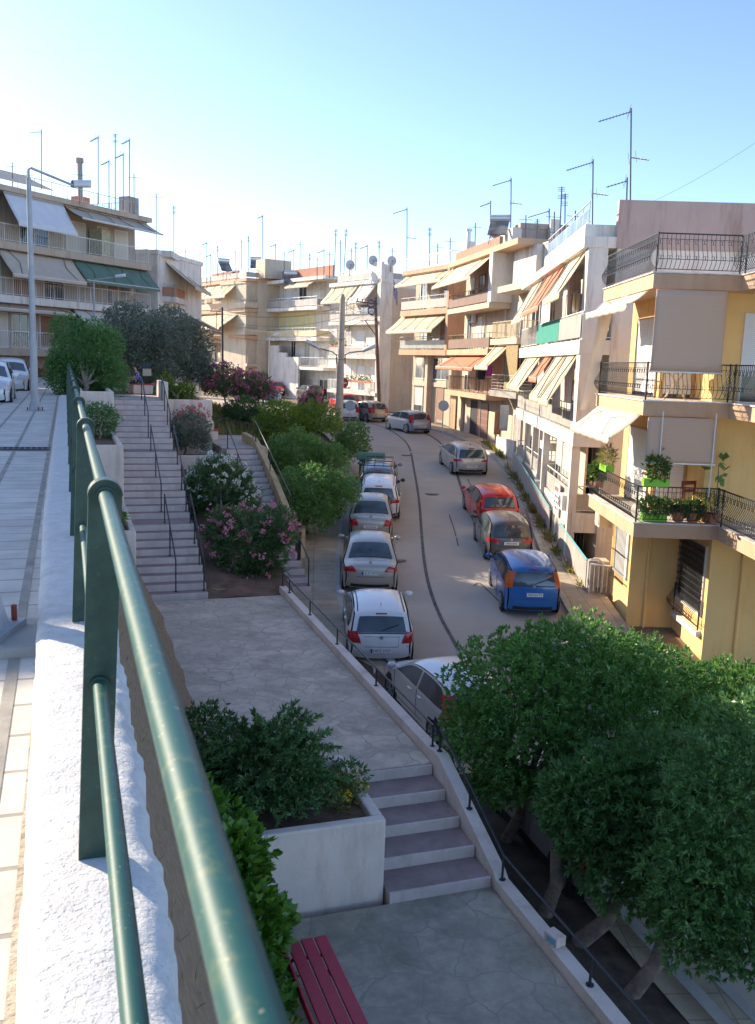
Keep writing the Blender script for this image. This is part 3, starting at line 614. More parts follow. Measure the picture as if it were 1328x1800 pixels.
B2.put(MB().box(17.2, 17.9, -1.0, -.3, Z - 2.15, Z + .52).box(17.25, 17.9, -.95, -.3, Z + 1.02, Z + 4.06), 'corner_pier', m_offw)
B2.put(MB().box(8.9, 10.2, -.02, .1, 2.4, Z - 2.7).box(8.7, 10.4, -.9, .02, Z - 3.5, Z - 3.15), 'entrance', m_offw)
o = B2.put(MB().box(9.1, 10.05, -.06, 0, 2.55, Z - 3.55), 'entrance_door', m_dark)
B2.put(MB().box(10.3, L2 - .1, -.9, -.88, 1.0, Z - 5.72), 'garage_wall', m_white)
for x0, x1 in ((11.0, 11.5), (11.8, 12.3)): B2.win(x0, x1, Z - 6.55, Z - 6.1, 0, y=-.9, mull=0)
o = B2.put(MB().box(12.9, 14.1, -.94, -.9, .6, 2.0).box(14.6, 16.6, -.94, -.9, .6, 2.0), 'garage_shutter', m_shut)
B2.put(MB().box(.5, 8.3, -.85, -.83, .5, Z - 5.5), 'basement_wall', m_white)
B2.ac(8.6, Z - 5.5, -.75); B2.ac(16.6, Z - 5.0, -.9); B2.ac(12.6, Z + 2.9, 0); B2.ac(5.9, Z - .2, 0)
B2.top(8, L2 - .4, -1.05, 8, Z + 4.42, .45, m_offw); B2.rail(8, L2 - .4, Z + 4.86, 1.0, 'panel', .75, m_rbar, right=False, y0=3, solid=glass_mat('smoked_panel', (.12, .13, .11), .2))
B2.put(MB().box(.5, 3.2, .5, 4, Z + 4.42, Z + 5.9), 'roof_hut', m_conc)
# board with a notice on the lower balcony (unreadable in the photograph)
m_sign = M('notice_board', (.78, .76, .72), .6, .03); m_red = M('notice_red', (.6, .06, .04), .6, .08); m_ink = M('notice_ink', (.07, .07, .08), .7, .2)
nb = tag(B2.put(MB().box(14.3, 15.5, -1.0, -.955, Z - 5.55, Z - 4.35), 'notice_board', m_sign), None)
mb = MB(); [mb.box(14.4 + k * .19, 14.53 + k * .19, -1.006, -1.0, Z - 4.64, Z - 4.46) for k in range(5)]; mb.build('notice_heading', m_red, nb)
mb = MB(); [mb.box(14.4 + .1 * k, 14.47 + .1 * k, -1.006, -1.0, Z - 4.88 - .22 * j, Z - 4.78 - .22 * j) for j in range(3) for k in range(10) if (j * 7 + k * 3) % 4]; mb.build('notice_lines', m_ink, nb)
# ---------------------------------------------------------------- turquoise fences in front of the white house
def fence(name, pts, h, label, mat, gap=.12, panel=True, railmat=None):
    r = empty(name, Vector(pts[0]), 0, label, 'fence'); o_ = Vector(pts[0]); top = MB(); pn = MB(); posts = []
    for a, b in zip(pts, pts[1:]):
        a = Vector(a) - o_; b = Vector(b) - o_; d = b - a; n = max(1, int(d.length / 1.2)); nr = Vector((d.y, -d.x, 0)).normalized() * .012; up = Vector((0, 0, 1))
        top.tube([a + up * h, b + up * h], .03, 5)
        for i in range(n + 1): q = a.lerp(b, i / n); posts.append(q)
        if panel:
            A_, B_ = a + up * .12, b + up * .12; C_, D_ = b + up * (h - .05), a + up * (h - .05)
            pn.add([A_ - nr, B_ - nr, C_ - nr, D_ - nr, A_ + nr, B_ + nr, C_ + nr, D_ + nr], [(0, 1, 2, 3), (7, 6, 5, 4), (0, 4, 5, 1), (1, 5, 6, 2), (2, 6, 7, 3), (3, 7, 4, 0)])
        else:
            m = int(d.length / gap)
            for i in range(m + 1): q = a.lerp(b, i / m); pn.tube([q + up * .1, q + up * h], .01, 4, False)
    top.build('top_rail', railmat or m_turq, r); [MB().tube([q, q + up * h], .018, 4).build('fence_post', mat, r) for q in posts]; pn.build('infill', mat, r); return r
m_turq = M('turquoise_paint', (.16, .46, .5), .5, .1, 4)
zg = lambda x, y: zroad(y) + .12
fence('street_fence', [(6.9, 47, zg(0, 47)), (6.85, 40, zg(0, 40)), (6.8, 35.6, zg(0, 35.6))], 1.0, 'turquoise topped fence of pale sheets along the far half of the white house', m_panel)
fence('street_fence', [(6.75, 33.2, zg(0, 33)), (6.7, 28.3, zg(0, 28.3))], 1.0, 'turquoise topped fence of pale sheets along the near half of the white house', m_panel)
fence('entry_railing', [(6.75, 33.3, zg(0, 33)), (7.7, 33.3, zg(0, 33))], .95, 'short barred railing at the near side of the white house entrance', m_rbar, panel=False)
fence('entry_railing', [(6.8, 35.5, zg(0, 35.5)), (7.7, 35.5, zg(0, 35.5))], .95, 'short barred railing at the far side of the white house entrance', m_rbar, panel=False)
fence('yard_gate', [(6.75, 28.0, zg(0, 28)), (7.5, 27.7, zg(0, 28))], .95, 'low white metal gate between the yellow and the white house', m_wbar, panel=False, railmat=m_wbar)
tag(MB().box(6.78, 7.0, 28.35, 47, -7.6, -6.85).build('fence_base', m_white), 'low white base wall under the turquoise fences', 'wall')
# ---------------------------------------------------------------- helper for the ordinary apartment blocks
def block(name, label, A, B, zb, depth, levels, wall, band, pr=1.1, base_z=None, side=None, t=.34):
    A = Vector(A); B = Vector(B); dn = (B - A).normalized(); sh = Vector((-dn.y, dn.x, 0)) * pr; A = A + sh; B = B + sh
    b = Bld(name, label, A, B, zb); b.put(MB().box(0, b.L, 0, depth, 0, levels[-1] - zb), 'wall', wall)
    if side: b.put(MB().box(b.L - .002, b.L + .03, .01, depth, 0, levels[-1] - zb - .3), 'side_wall', side)
    b.box('roof_slab', band, -.1, b.L + .1, -pr, depth + .05, levels[-1] - zb + .002, levels[-1] - zb + .32)
    b.lv = [z - zb for z in levels]; return b
# peach block
B4 = block('peach_block', 'peach banded apartment block with pale scalloped awnings facing down the road', (1.35, 72.8, 0), (4.55, 66.0, 0), -4.4, 9, [-4.4, 1.1, 4.05, 6.75], m_beige, m_peach, 1.2)
L = B4.L; l1, l2, l3 = B4.lv[1:]
for z in (l1, l2): B4.slab(-.05, L + .02, z, 1.3, m_peach, .42)
B4.rail(-.02, L, l2, 1.28, 'panel', .95, m_rbar, solid=M('pale_panel', (.42, .35, .30), .6, .08, 2)); B4.rail(-.02, L, l1, 1.28, 'panel', .95, m_rbar, solid=M('smoke_panel', (.28, .28, .25), .4, .1, 2))
B4.awn(.1, L - .1, l3 - .05, 1.0, .75, m_awn, y0=-.9, arms=2); B4.awn(-.6, L - .5, l2 - .45, 1.3, 1.15, m_awn, y0=-.9, arms=4)
B4.put(MB().box(L - .3, L + .03, -1.25, 8.9, l1, l3), 'side_pier', m_peach)
for x0, x1, z, sh in ((.9, 1.9, l2 + .05, 0), (2.6, 3.8, l2 + .05, .5), (4.6, 5.6, l2 + .05, .3), (1, 2.2, l1 + .05, 0), (3, 4.2, l1 + .05, .6), (5, 6.2, l1 + .05, 0)): B4.win(x0, x1, z, z + 2.05, sh)
for x0, x1 in ((.5, 2.8), (3.4, 6.0)): B4.win(x0, x1, 3.35, 4.9, 0, glass=m_glassb)
B4.win(.5, 2.6, .1, 2.6, .55, m_frb, mull=2); B4.win(4.2, 5.2, .1, 2.7, .9, m_frb, m_shutb, mull=0)
[B4.box('pilaster', m_beige, q, q + .4, -.45, 0, 0, l1 - .43) for q in (2.9, 6.6)]
B4.box('balcony_wall', m_beige, .2, 6.4, -.12, -.002, 2.75, 3.1)
B4.rail(.1, L, l3 + .32, 1.2, 'bars', .9, m_wbar, y0=7); chim = B4.put(MB().box(5.2, 5.9, 1, 1.6, l3 + .3, l3 + 2.2), 'chimney', m_offw); MB().cyl((5.55, 1.3, l3 + 2.2), .17, .75, 10).cyl((5.55, 1.3, l3 + 2.95), .26, .16, 10).build('chimney_cowl', m_alu, chim)
# brown balconied block in front of the grey party wall
B3 = block('brown_balcony_block', 'narrow block with brown balconies, a hanging wash line and a brown slatted door', (4.3, 64.0, 0), (7.0, 50.6, 0), -5.0, 9, [-5.0, -1.65, 1.05, 3.75, 6.55], m_beige, m_salmon, 1.3)
L = B3.L; l0, l1, l2, l3 = B3.lv[1:]; S = lambda px, off=1.3: B3.px(px, 640, off)[0]
x1_, x2_, x3_ = S(856), S(868), S(903)
B3.slab(.2, x1_, l2, 1.35, m_beige, .34); B3.slab(0, x1_ - .3, l1, 1.2, m_salmon, .36); B3.slab(.3, x1_ + .2, l0, 1.3, m_salmon, .34); B3.slab(x1_ + .1, x3_, l1 + .55, 1.2, m_beige, .34); B3.slab(x1_ + .4, x3_ + .4, l0 + .3, 1.2, m_conc, .34); B3.slab(x2_, x3_ + .6, l2 + .75, 1.3, m_beige, .36)
B3.rail(.25, x1_ - .1, l2, 1.3, 'panel', .95, m_bbar, solid=m_panelb); B3.rail(.05, x1_ - .4, l1, 1.15, 'panel', .95, m_bbar, solid=m_panelb); B3.rail(.35, x1_ + .1, l0, 1.25, 'bars', .95, m_bbar); B3.rail(x1_ + .15, x3_ - .1, l1 + .55, 1.15, 'bars', .95, M('straw_bar', (.5, .42, .26), .6), gap=.1); B3.rail(x1_ + .5, x3_ + .3, l0 + .3, 1.15, 'lines', .9, m_alu)
B3.awn(-.1, x1_ - .9, l3 - .05, 1.4, 1.25, m_awn, y0=-1.0, arms=2); B3.awn(.3, x1_ - .5, l1 - .4, 1.2, .75, m_awnr, y0=-.8, arms=2); B3.awn(x1_ + .2, x2_ + 1.4, l1 + .15, 1.2, 1.2, m_awn, y0=-.9)
for q0, q1, z, sh in ((1, 2, l2 + .05, .4), (3, 4.2, l2 + .05, 0), (.8, 1.8, l1 + .05, 0), (3, 4, l1 + .05, 1), (.8, 2, l0 + .05, .5), (3.2, 4.4, l0 + .05, .2), (x2_, x2_ + 1.1, l1 + .6, .5), (x2_ + 2.4, x2_ + 3.5, l1 + .6, 0), (x2_ + .4, x2_ + 1.4, l0 + .4, 0), (x2_ + 3, x2_ + 4.2, l0 + .4, .3), (x2_ + 1, x2_ + 2.2, l2 + .8, .5), (x2_ + 3.2, x2_ + 4.4, l2 + .8, 0), (x2_ + .5, x2_ + 1.8, .3, 0), (x2_ + 3, x2_ + 4.4, .3, .5)): B3.win(q0, q1, z, z + 2.0, sh, m_frb if z > l1 + 1 and q0 < 5 else m_fr)
B3.box('side_fin', m_offw, x1_ - .5, x1_ + .1, -1.3, 0, l2, l3); B3.ac(2.1, l1 + 1.8, -.02); B3.ac(x2_ + 1.6, l1 + 2.2, -.02)
B3.win(S(830, .1), S(841, .1), .05, 2.75, 0, m_frb, mull=0, glass=m_dark); B3.put(MB().box(S(843, .1), S(861, .1), -.06, 0, .05, 2.7), 'slatted_door', slat_mat('brown_door', (.2, .1, .07), .42, 'z', .5, 1.6))
B3.win(S(792, .1), S(803, .1), .05, 2.6, .95, m_frb, slat_mat('wood_door', (.42, .28, .15), .12, 'z'), mull=0); B3.box('pipe_box', m_beige, S(812, .1), S(818, .1), -.25, 0, 0, l0 - .4)
B3.pots(.6, 2.2, l1 + .4, -.9, 3); B3.pots(x2_, x3_ - .6, l0 + .4, -.8, 5)
B3.box('trellis', M('dry_trellis', (.35, .25, .12), .9, .4, 9), x2_ + 1.5, x3_, -1.1, -1.06, l0 + .4, l1 + .2)
B3.box('roof_front', m_brown, .1, x1_, -.9, -.7, l3 + .3, l3 + .95); B3.box('upper_wall', m_offw, x2_ - .2, x3_, -.35, -.003, l2 + .75, l3)
B3.box('yard_wall', m_offw, x2_ + .3, L + .5, -1.0, -.85, -.3, 1.0)
for b_, xs_, h_ in ((B4, (2.0, 6.5), 5.4), (B3, (4.9, 8.9, 12.6), 8.5)): [b_.put(MB().tube([(q_, -.07, 0), (q_, -.07, h_)], .045, 6), 'drainpipe', m_rbar) for q_ in xs_]
# grey windowless block rising behind it
B3b = block('grey_party_block', 'taller bare grey block with a solar heater on its roof, behind the brown balconies', (8.0, 56.0, 0), (15.5, 56.9, 0), 5.5, 8, [5.5, 8.15], m_conc, m_conc, .05)
B3b.box('pale_edge', m_offw, -.55, .0, 0, 6, 0, 2.7); B3b.box('chimney', m_offw, 1.6, 2.2, -.5, .0, .5, 3.2)  # off-white strip down the left edge of the grey block
# tall white block with three dishes
B5 = block('white_corner_block', 'white corner block with three satellite dishes and flower boxes on its balconies', (-5.0, 84.5, 0), (-.35, 77.6, 0), -4.3, 5.2, [-4.3, -2.5, .6, 3.5, 6.6], m_offw, m_offw, 1.2, side=m_beige)
L = B5.L; g0, g1, g2, g3 = B5.lv[1:]
for z in (g0, g1, g2): B5.slab(.1, L - .2, z, 1.3, m_offw, .3)
B5.box('corner_pier', m_offw, L - .5, L + .02, -1.2, 0, 0, g3 + 1.5); B5.rail(.2, L - .5, g0, 1.28, 'bars', .9, m_wbar); B5.rail(.2, L - .5, g1, 1.28, 'panel', .9, m_alu); B5.rail(.2, L - .5, g2, 1.28, 'panel', .9, m_alu); B5.rail(1.2, L - .6, g3 + .32, 1.15, 'panel', .85, m_alu, y0=4)
B5.box('roof_wall', m_offw, L - 1.5, L - .02, -1.16, -.9, g3 + .32, g3 + 1.7)
B5.awn(.1, 4.6, g3 - .05, 1.2, 1.35, m_awn, y0=-.95, arms=3); B5.awn(4.8, 7.4, g3 - .05, 1.2, 1.45, m_awnw, y0=-.95, arms=2)
for x0, x1, z, sh in ((1, 2.2, g2 + .05, 0), (3.4, 4.6, g2 + .05, .3), (5.6, 6.8, g2 + .05, 0), (1, 2, g1 + .05, 0), (3, 4.2, g1 + .05, .9), (5.6, 7, g1 + .05, 1), (1, 2.1, g0 + .05, .9), (3.4, 4.4, g0 + .05, .5), (5.4, 6.6, g0 + .05, .6)): B5.win(x0, x1, z, z + 2.05, sh, sm=m_shutw)
B5.win(.6, 2.6, .2, 1.5, 0); B5.win(3.2, 4.2, .05, 1.5, .4); B5.win(5.4, 7.2, .3, 1.5, 0); B5.ac(4.4, .9); B5.ac(.9, g1 + 2.2); B5.box('white_screen', m_offw, L - 2.0, L - .55, -1.2, -1.15, g1 + .1, g1 + 1.5)
for k in range(6): o = B5.box('flower_box', m_terra, 2.6 + .8 * k, 3.3 + .8 * k, -1.25, -1.05, g0 + .75, g0 + .95); leafball(o, (2.95 + .8 * k, -1.15, g0 + 1.15), .4, .2, .25, 40, .12, ml_pot)
for k in range(5): o = B5.box('flower_box', m_terra, .5 + .55 * k, .95 + .55 * k, -1.35, -1.2, g1 + .75, g1 + .92); leafball(o, (.72 + .55 * k, -1.27, g1 + 1.05), .25, .15, .2, 25, .1, ml_pot)
# grey-white house with cut-away stair wall
B6 = block('pale_grey_house', 'pale grey house with flat overhanging roof and a yellow wall, left of the dishes', (-12.6, 96, 0), (-5.6, 86.2, 0), -4.0, 8, [-4, -.6, 2.2, 5.1, 6.6 + .9], m_offw, m_offw, 1.5)
L = B6.L; g0, g1, g2, g3 = B6.lv[1:]
for z in (g1, g2): B6.slab(-.6, L - 1.2, z, 1.5, m_offw, .34)
B6.box('roof_terrace_wall', m_brickr, 2.5, L, -.6, -.4, g3 + .32, g3 + 1.3); B6.rail(-.5, L - 1.4, g2, 1.45, 'panel', .9, m_alu, solid=m_panel); B6.rail(-.5, L - 1.4, g1, 1.45, 'panel', .9, m_alu, solid=M('straw_panel', (.6, .5, .3), .7, .1, 2))
B6.box('yellow_bay', M('pale_yellow', (.72, .62, .32), .85, .06, 1, stain=.2), 1.2, 8.2, -.03, 0, g1, g2 - .36); B6.awn(5.5, 10, g3 - .05, .8, .45, m_awn, y0=-1.2)
for x0, x1, z, sh in ((2.4, 3.6, g2 + .05, .6), (5, 6.4, g2 + .05, 0), (7.6, 9, g2 + .05, .8), (2.6, 3.6, g1 + .05, 0), (6.6, 7.6, g1 + .05, 0), (3.6, 4.4, g0 + .9, 0), (6.2, 7.2, g0 + .4, 0), (9, 10.4, g0 + .2, .2)): B6.win(x0, x1, z, min(z + 2.0, z + 2.0), sh, sm=m_shutw)
B6.slab(7.6, L, g0, 1.4, m_offw, .3); B6.rail(7.7, L - .1, g0, 1.35, 'bars', .9, m_wbar, gap=.2); B6.put(MB().box(1.4, 3.4, -1.4, -1.2, 0, g0 + 2.0).box(3.402, 5.0, -1.4, -1.2, 0, g0 + 1.3).box(5.002, 7.4, -1.4, -1.2, 0, g0 + .9), 'stair_wall', m_offw)
B6.win(6.8, 8, .4, 2.2, .3); B6.win(9.2, 10.6, .4, 2.2, 0)
# cream block
B7 = block('cream_block', 'cream block with two broad pale awnings, behind the dark utility post', (-21.6, 105, 0), (-14.0, 94.0, 0), -3, 5, [-3, 2.3, 5.0, 7.7], m_cream, m_salmon, 1.4, side=m_cream)
L = B7.L; g1, g2, g3 = B7.lv[1:]
for z in (g1, g2): B7.slab(0, L + .02, z, 1.5, m_salmon, .34); B7.rail(.1, L - .1, z, 1.45, 'panel', .95, m_rbar, solid=M('cream_panel', (.62, .5, .36), .7, .1, 2))
B7.awn(2.4, 11, g3 - .05, 1.5, 1.4, m_awn, y0=-1.1, arms=4); B7.awn(1.2, 11.4, g2 - .4, 2.3, 1.6, m_awn, y0=-1.1, arms=2)
for x0, x1, z in ((.8, 2, g2 + .05), (4, 5.4, g2 + .05), (8, 9.6, g2 + .05), (1, 2.4, g1 + .05), (5, 6.6, g1 + .05), (8.4, 10, g1 + .05), (3, 4.4, 2.6), (8, 9.4, 2.6)): B7.win(x0, x1, z, z + 1.9, .5, m_frb, m_shutb)
B7.slab(6, L, 2.5, 1.2, m_cream, .3); B7.rail(6.1, L - .1, 2.5, 1.15, 'bars', .9, m_rbar, gap=.2)
B7.box('roof_terrace_wall', m_brickr, 4, 10.5, -.9, -.7, g3 + .32, g3 + 1.3); B7.rail(-.1, L, g3 + .32, 1.4, 'panel', .8, m_rbar, y0=4); B7.box('roof_hut', m_cream, L - .6, L + 1.4, 0, 3, g3 + .32, g3 + 2.2)
B7b = block('cream_side_block', 'plain cream flank with a low roof hut, joined behind the cream block', (-14.0, 94.4, 0), (-7.9, 99.5, 0), -3, 5, [-3, 7.5], m_cream, m_cream, .05)
B7b.win(3.6, 4.8, 8.6 - 3 - 1.5, 5.2, .0, y=0)
for z in (2.3, 5.0): B7b.box('floor_band', m_beige, 0, 7.9, -.04, 0, z + 3 - .1, z + 3 + .05)
# ---------------------------------------------------------------- shaded block on the left
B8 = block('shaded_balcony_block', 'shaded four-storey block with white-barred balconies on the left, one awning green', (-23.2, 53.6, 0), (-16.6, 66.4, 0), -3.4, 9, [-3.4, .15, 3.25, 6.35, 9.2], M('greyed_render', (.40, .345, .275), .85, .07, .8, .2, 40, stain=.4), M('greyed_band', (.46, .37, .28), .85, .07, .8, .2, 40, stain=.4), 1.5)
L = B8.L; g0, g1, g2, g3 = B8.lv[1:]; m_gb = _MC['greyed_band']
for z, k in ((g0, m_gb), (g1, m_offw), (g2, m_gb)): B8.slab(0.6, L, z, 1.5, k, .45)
for z in (g0, g1, g2): B8.rail(.7, L - .05, z, 1.46, 'bars', 1.0, m_wbar, gap=.14)
B8.rail(.4, L - 1.8, g3 + .32, 1.4, 'bars', .8, m_rbar, y0=6, gap=.16); B8.box('roof_pier', m_conc, L - 1.9, L - .9, -1.2, -.3, g3 + .32, g3 + 1.5)
B8.awn(2.0, 6.6, g3 - .05, 1.2, 1.75, M('bluish_white_awning', (.60, .60, .64), .9, .05, 2), y0=-1.2, arms=0); B8.awn(6.9, L + .1, g3 - .05, 1.5, .75, m_awnbei, y0=-1.0, arms=4, val=.1)
B8.awn(1.6, 7.4, g2 - .45, 1.3, 1.45, m_awnbei, y0=-1.0, arms=2); B8.awn(7.5, L + .1, g2 - .45, 1.2, 1.25, m_awng, y0=-1.0, arms=4)
B8.awn(7.4, L, g1 - .45, 1.5, 1.1, m_awnw, y0=-1.0, arms=3); B8.awn(1.2, 7.2, g1 - .45, .7, .3, m_awnbei, y0=-.8, arms=2)
for z, ws in ((g2, ((1.4, 2.6, 0), (4.2, 6.4, 0), (8, 9.6, 1), (10.8, 11.6, 0), (12.4, 13.6, 1))), (g1, ((1.6, 2.6, 0), (3.6, 5.2, 1), (6, 7.6, 0), (9, 10, 0), (11.6, 12.6, .5))), (g0, ((1.2, 3, 1), (3.4, 4.6, 0), (5.6, 7.6, .9), (8, 9.6, 0), (11, 12.4, 1)))):
    for x0, x1, sh in ws: B8.win(x0, x1, z + .05, z + 2.1, sh, sm=m_shutb if x0 > 3 and z < g2 else m_shut)
for x0, x1, sh in ((1, 3.4, 1), (4, 6, 0), (7, 10, 1), (11, 13, .5)): B8.win(x0, x1, .3, 2.3, sh, m_frb, m_shutb)
B8.ac(.9, g2 + 2.2, -.05); B8.ac(.8, g1 + 2.1, -.05); B8.ac(4.5, g0 + 2.25, -.05); B8.put(MB().cyl((13.4, -.4, g1 + .9), .22, .6, 12), 'boiler_tank', m_acw)
B8.box('divider', M('flowered_divider', (.4, .38, .25), .8, .5, 14), 9.8, 10.6, -1.3, -.2, g2, g2 + 1.8)
o = B8.box('chimney', m_terra, 9.6, 10.5, .4, 1.2, g3 + .32, g3 + 1.1); MB().cyl((10.05, .8, g3 + 1.1), .17, 2.2, 12).cyl((10.05, .8, g3 + 3.3), .25, .3, 12).build('chimney_pipe', m_conc, o)
B8.put(MB().add([(1.6, -1.0, g3 + .7), (6, -1.0, g3 + .7), (6, 1.5, g3 + 1.7), (1.6, 1.5, g3 + 1.7), (1.6, -1.0, g3 + .76), (6, -1.0, g3 + .76), (6, 1.5, g3 + 1.76), (1.6, 1.5, g3 + 1.76)], [(0, 3, 2, 1), (4, 5, 6, 7), (0, 1, 5, 4), (1, 2, 6, 5), (2, 3, 7, 6), (3, 0, 4, 7)]), 'terrace_roof', m_awnbei)
B8n = block('blank_side_block', 'plain grey-yellow block cut by the left edge of the photo', (-30, 50.2, 0), (-23.4, 53.3, 0), -3.4, 9, [-3.4, 9.9], m_cream, m_beige, .2); B8n.box('corner_pier', m_grey, 6.3, 7.2, -1.2, -.05, 0, 13)
# small white house behind the olive shrubs
B9 = block('small_white_house', 'small white house with a chequered awning over a brick balcony, behind the grey-green shrubs', (-18.4, 68.0, 0), (-16.5, 67.6, 0), -3.2, 8, [-3.2, 1.4, 4.3, 7.2], m_offw, m_offw, .1)
L = B9.L; B9c = Bld('brick_balcony_house', 'house end with reddish balconies and drooping awnings, right of the small white house', (-17.2, 68.3, 0), (-17.4, 76.3, 0), -3.2)
B9c.put(MB().box(0, 8.5, .02, 3, 0, 10.3), 'wall', m_cream); B9c.box('roof_slab', m_offw, -.1, 8.6, -1.6, 3, 10.3, 10.75)
for z in (4.6, 7.5): B9c.slab(0, 8.4, z, 1.9, m_offw, .4); B9c.rail(.1, 8.3, z, 1.85, 'panel', .95, m_rbar, solid=m_brickr)
B9c.awn(.6, 8, 10.2, 2.4, 1.9, m_awn, y0=-.8, arms=3); B9c.awn(3, 8.4, 7.0, 3.2, 1.7, m_awnd, y0=-.8, arms=2)
for z in (4.65, 7.55): B9c.win(1.2, 2.6, z, z + 2, 0); B9c.win(4.6, 6, z, z + 2, .5)
B9c.box('brick_wall', m_brickr, .1, 8.4, -.04, .02, 7.5, 10.2)
# far row closing the street between and behind the blocks
for i, (x, y, wd, ht, m_, lb) in enumerate([(-34, 112, 15, 11.5, m_cream, 'far cream block rising behind the cream block'), (-16, 120, 18, 11, m_beige, 'far beige block between the grey and cream houses'), (10, 92, 12, 8.5, m_offw, 'far white block behind the peach block')]):
    b = block('far_block', lb, (x, y, 0), (x + wd, y, 0), -3, 9, [-3, ht - 3], m_, m_roof, .1)
    for k in range(3):
        for j in range(3): b.win(1 + 4 * k, 2.6 + 4 * k, .8 + 3 * j, 2.6 + 3 * j, .5)
# row of houses on the far side of the upper street, out of frame to the left: they shade the park and road
def row(u0, u1, v, top, label, m_=None):
    b = block('street_side_house', label, W(u0, v), W(u1, v), ZU - .2, 11, [ZU - .2, top], m_ or m_beige, m_offw, .8)
    for k in range(int((u1 - u0) / 3)):
        for j in range(int((top - ZU) / 3)): b.win(.8 + 3 * k, 2.2 + 3 * k, .9 + 3 * j, 2.6 + 3 * j, .5)
    return b
# ================================================================ VEGETATION
m_bark = M('bark', (.17, .13, .10), .95, .35, 6, 1., 18); m_barkg = M('grey_bark', (.2, .17, .13), .95, .3, 6, 1., 18)
ml_pitto = leaf_mat('glossy_leaves', (.09, .22, .05), (.23, .42, .10), .4, .4, (.15, .32, .065))
ml_pitto2 = leaf_mat('deep_green_leaves', (.08, .20, .06), (.2, .37, .11), .4, .4, (.125, .27, .07))
ml_yelgreen = leaf_mat('yellow_green_leaves', (.10, .19, .015), (.25, .33, .03), .45, .35, (.16, .25, .02))  # yellow-green leaf colour of the shrub on the garden wall
ml_olive = leaf_mat('grey_green_leaves', (.15, .19, .135), (.33, .37, .28), .6, .2, (.09, .12, .07))
ml_olean = leaf_mat('oleander_leaves', (.07, .15, .05), (.2, .31, .11), .42, .25, (.05, .11, .03))
ml_fir = leaf_mat('feathery_leaves', (.05, .13, .04), (.14, .26, .075), .5, .3, (.085, .19, .05))
ml_broad = leaf_mat('broad_leaves', (.07, .19, .015), (.17, .33, .035), .42, .35, (.08, .2, .02))
ml_weed = leaf_mat('dry_weed_leaves', (.16, .18, .04), (.32, .28, .08), .7, .3)
ml_pink = leaf_mat('pink_petals', (.62, .16, .27), (.8, .38, .46), .6, .3); ml_magenta = leaf_mat('magenta_petals', (.42, .07, .16), (.66, .22, .34), .6, .3)
ml_whitef = leaf_mat('white_petals', (.72, .72, .6), (.85, .85, .78), .6, .3); ml_redf = leaf_mat('red_petals', (.5, .06, .07), (.7, .2, .2), .6, .3); ml_yelf = leaf_mat('yellow_petals', (.75, .5, .01), (.85, .65, .03), .6, .3)
def crown(name, lobes, size, mat, parent, rays=6, aspect=.34, rnd=.75, inner=.6, dens=1.0, droop=0., low=-.75):
    P = []; N = []
    for (c, r, n) in lobes:
        p, q = shell(tuple(c), r, int(n * dens), inner, low); P.append(p); N.append(q)
        p, q = shell(tuple(c), [x * .62 for x in r], int(n * dens * .25), .3, low); P.append(p); N.append(q)
    return leaf_mesh(name, np.concatenate(P), np.concatenate(N), size, mat, parent, aspect, rnd, .35, rays, droop)
def limbs(name, base, ends, r, mat, parent, mid=None):
    mb = MB(); base = Vector(base); mid = Vector(mid) if mid is not None else base + Vector((0, 0, 1)); k = base.lerp(mid, .5) + Vector((.07, -.05, 0))
    mb.tube([base - Vector((0, 0, .15)), base + Vector((0, 0, .05)), k, mid], [r * 1.45, r * 1.12, r, r * .9], 9)
    for e in ends:
        e = Vector(e); q = mid.lerp(e, .5) + Vector((random.uniform(-.15, .15), random.uniform(-.15, .15), .12)); mb.tube([mid - Vector((0, 0, .06)), q, e], [r * .75, r * .45, r * .16], 7)
    return mb.build(name, mat, parent, smooth=True)
def tree(name, label, base, lobes, size, mat, r=.1, mid=None, rays=6, aspect=.34, group=None, cat='tree', bark=None, dens=1.0, droop=0., rnd=.75, trunkname='trunk', inner=.6, low=-.75):
    b = Vector(base); rt = empty(name, b, 0, label, cat, group); L = [(Vector(c) - b, r_, n) for (c, r_, n) in lobes]
    m = (Vector(mid) - b) if mid is not None else Vector((0, 0, min(1.1, max(.2, L[0][0].z * .5))))
    limbs(trunkname, (0, 0, 0), [c for (c, _, _) in L], r, bark or m_bark, rt, m)
    crown('crown' if trunkname == 'trunk' else 'foliage', L, size, mat, rt, rays, aspect, rnd, inner, dens, droop, low); return rt
def flowers(parent, base, lobes, n, size, mat, k=5, low=-.2, name='blossoms', zone=None):
    P = []; N = []; tot = sum(l[2] for l in lobes)
    for (c, r, w_) in lobes:
        w_ = w_ / tot
        p, q = shell(tuple(Vector(c) - Vector(base)), [x * 1.1 for x in r], max(3, int(n * w_)), .93, low); P.append(p); N.append(q)
    P = np.concatenate(P); N = np.concatenate(N); P = np.repeat(P, k, 0) + RNG.normal(0, size * .8, (len(P) * k, 3)); N = np.repeat(N, k, 0)
    return leaf_mesh(name, P, N, size, mat, parent, .95, .9, .3, 4)
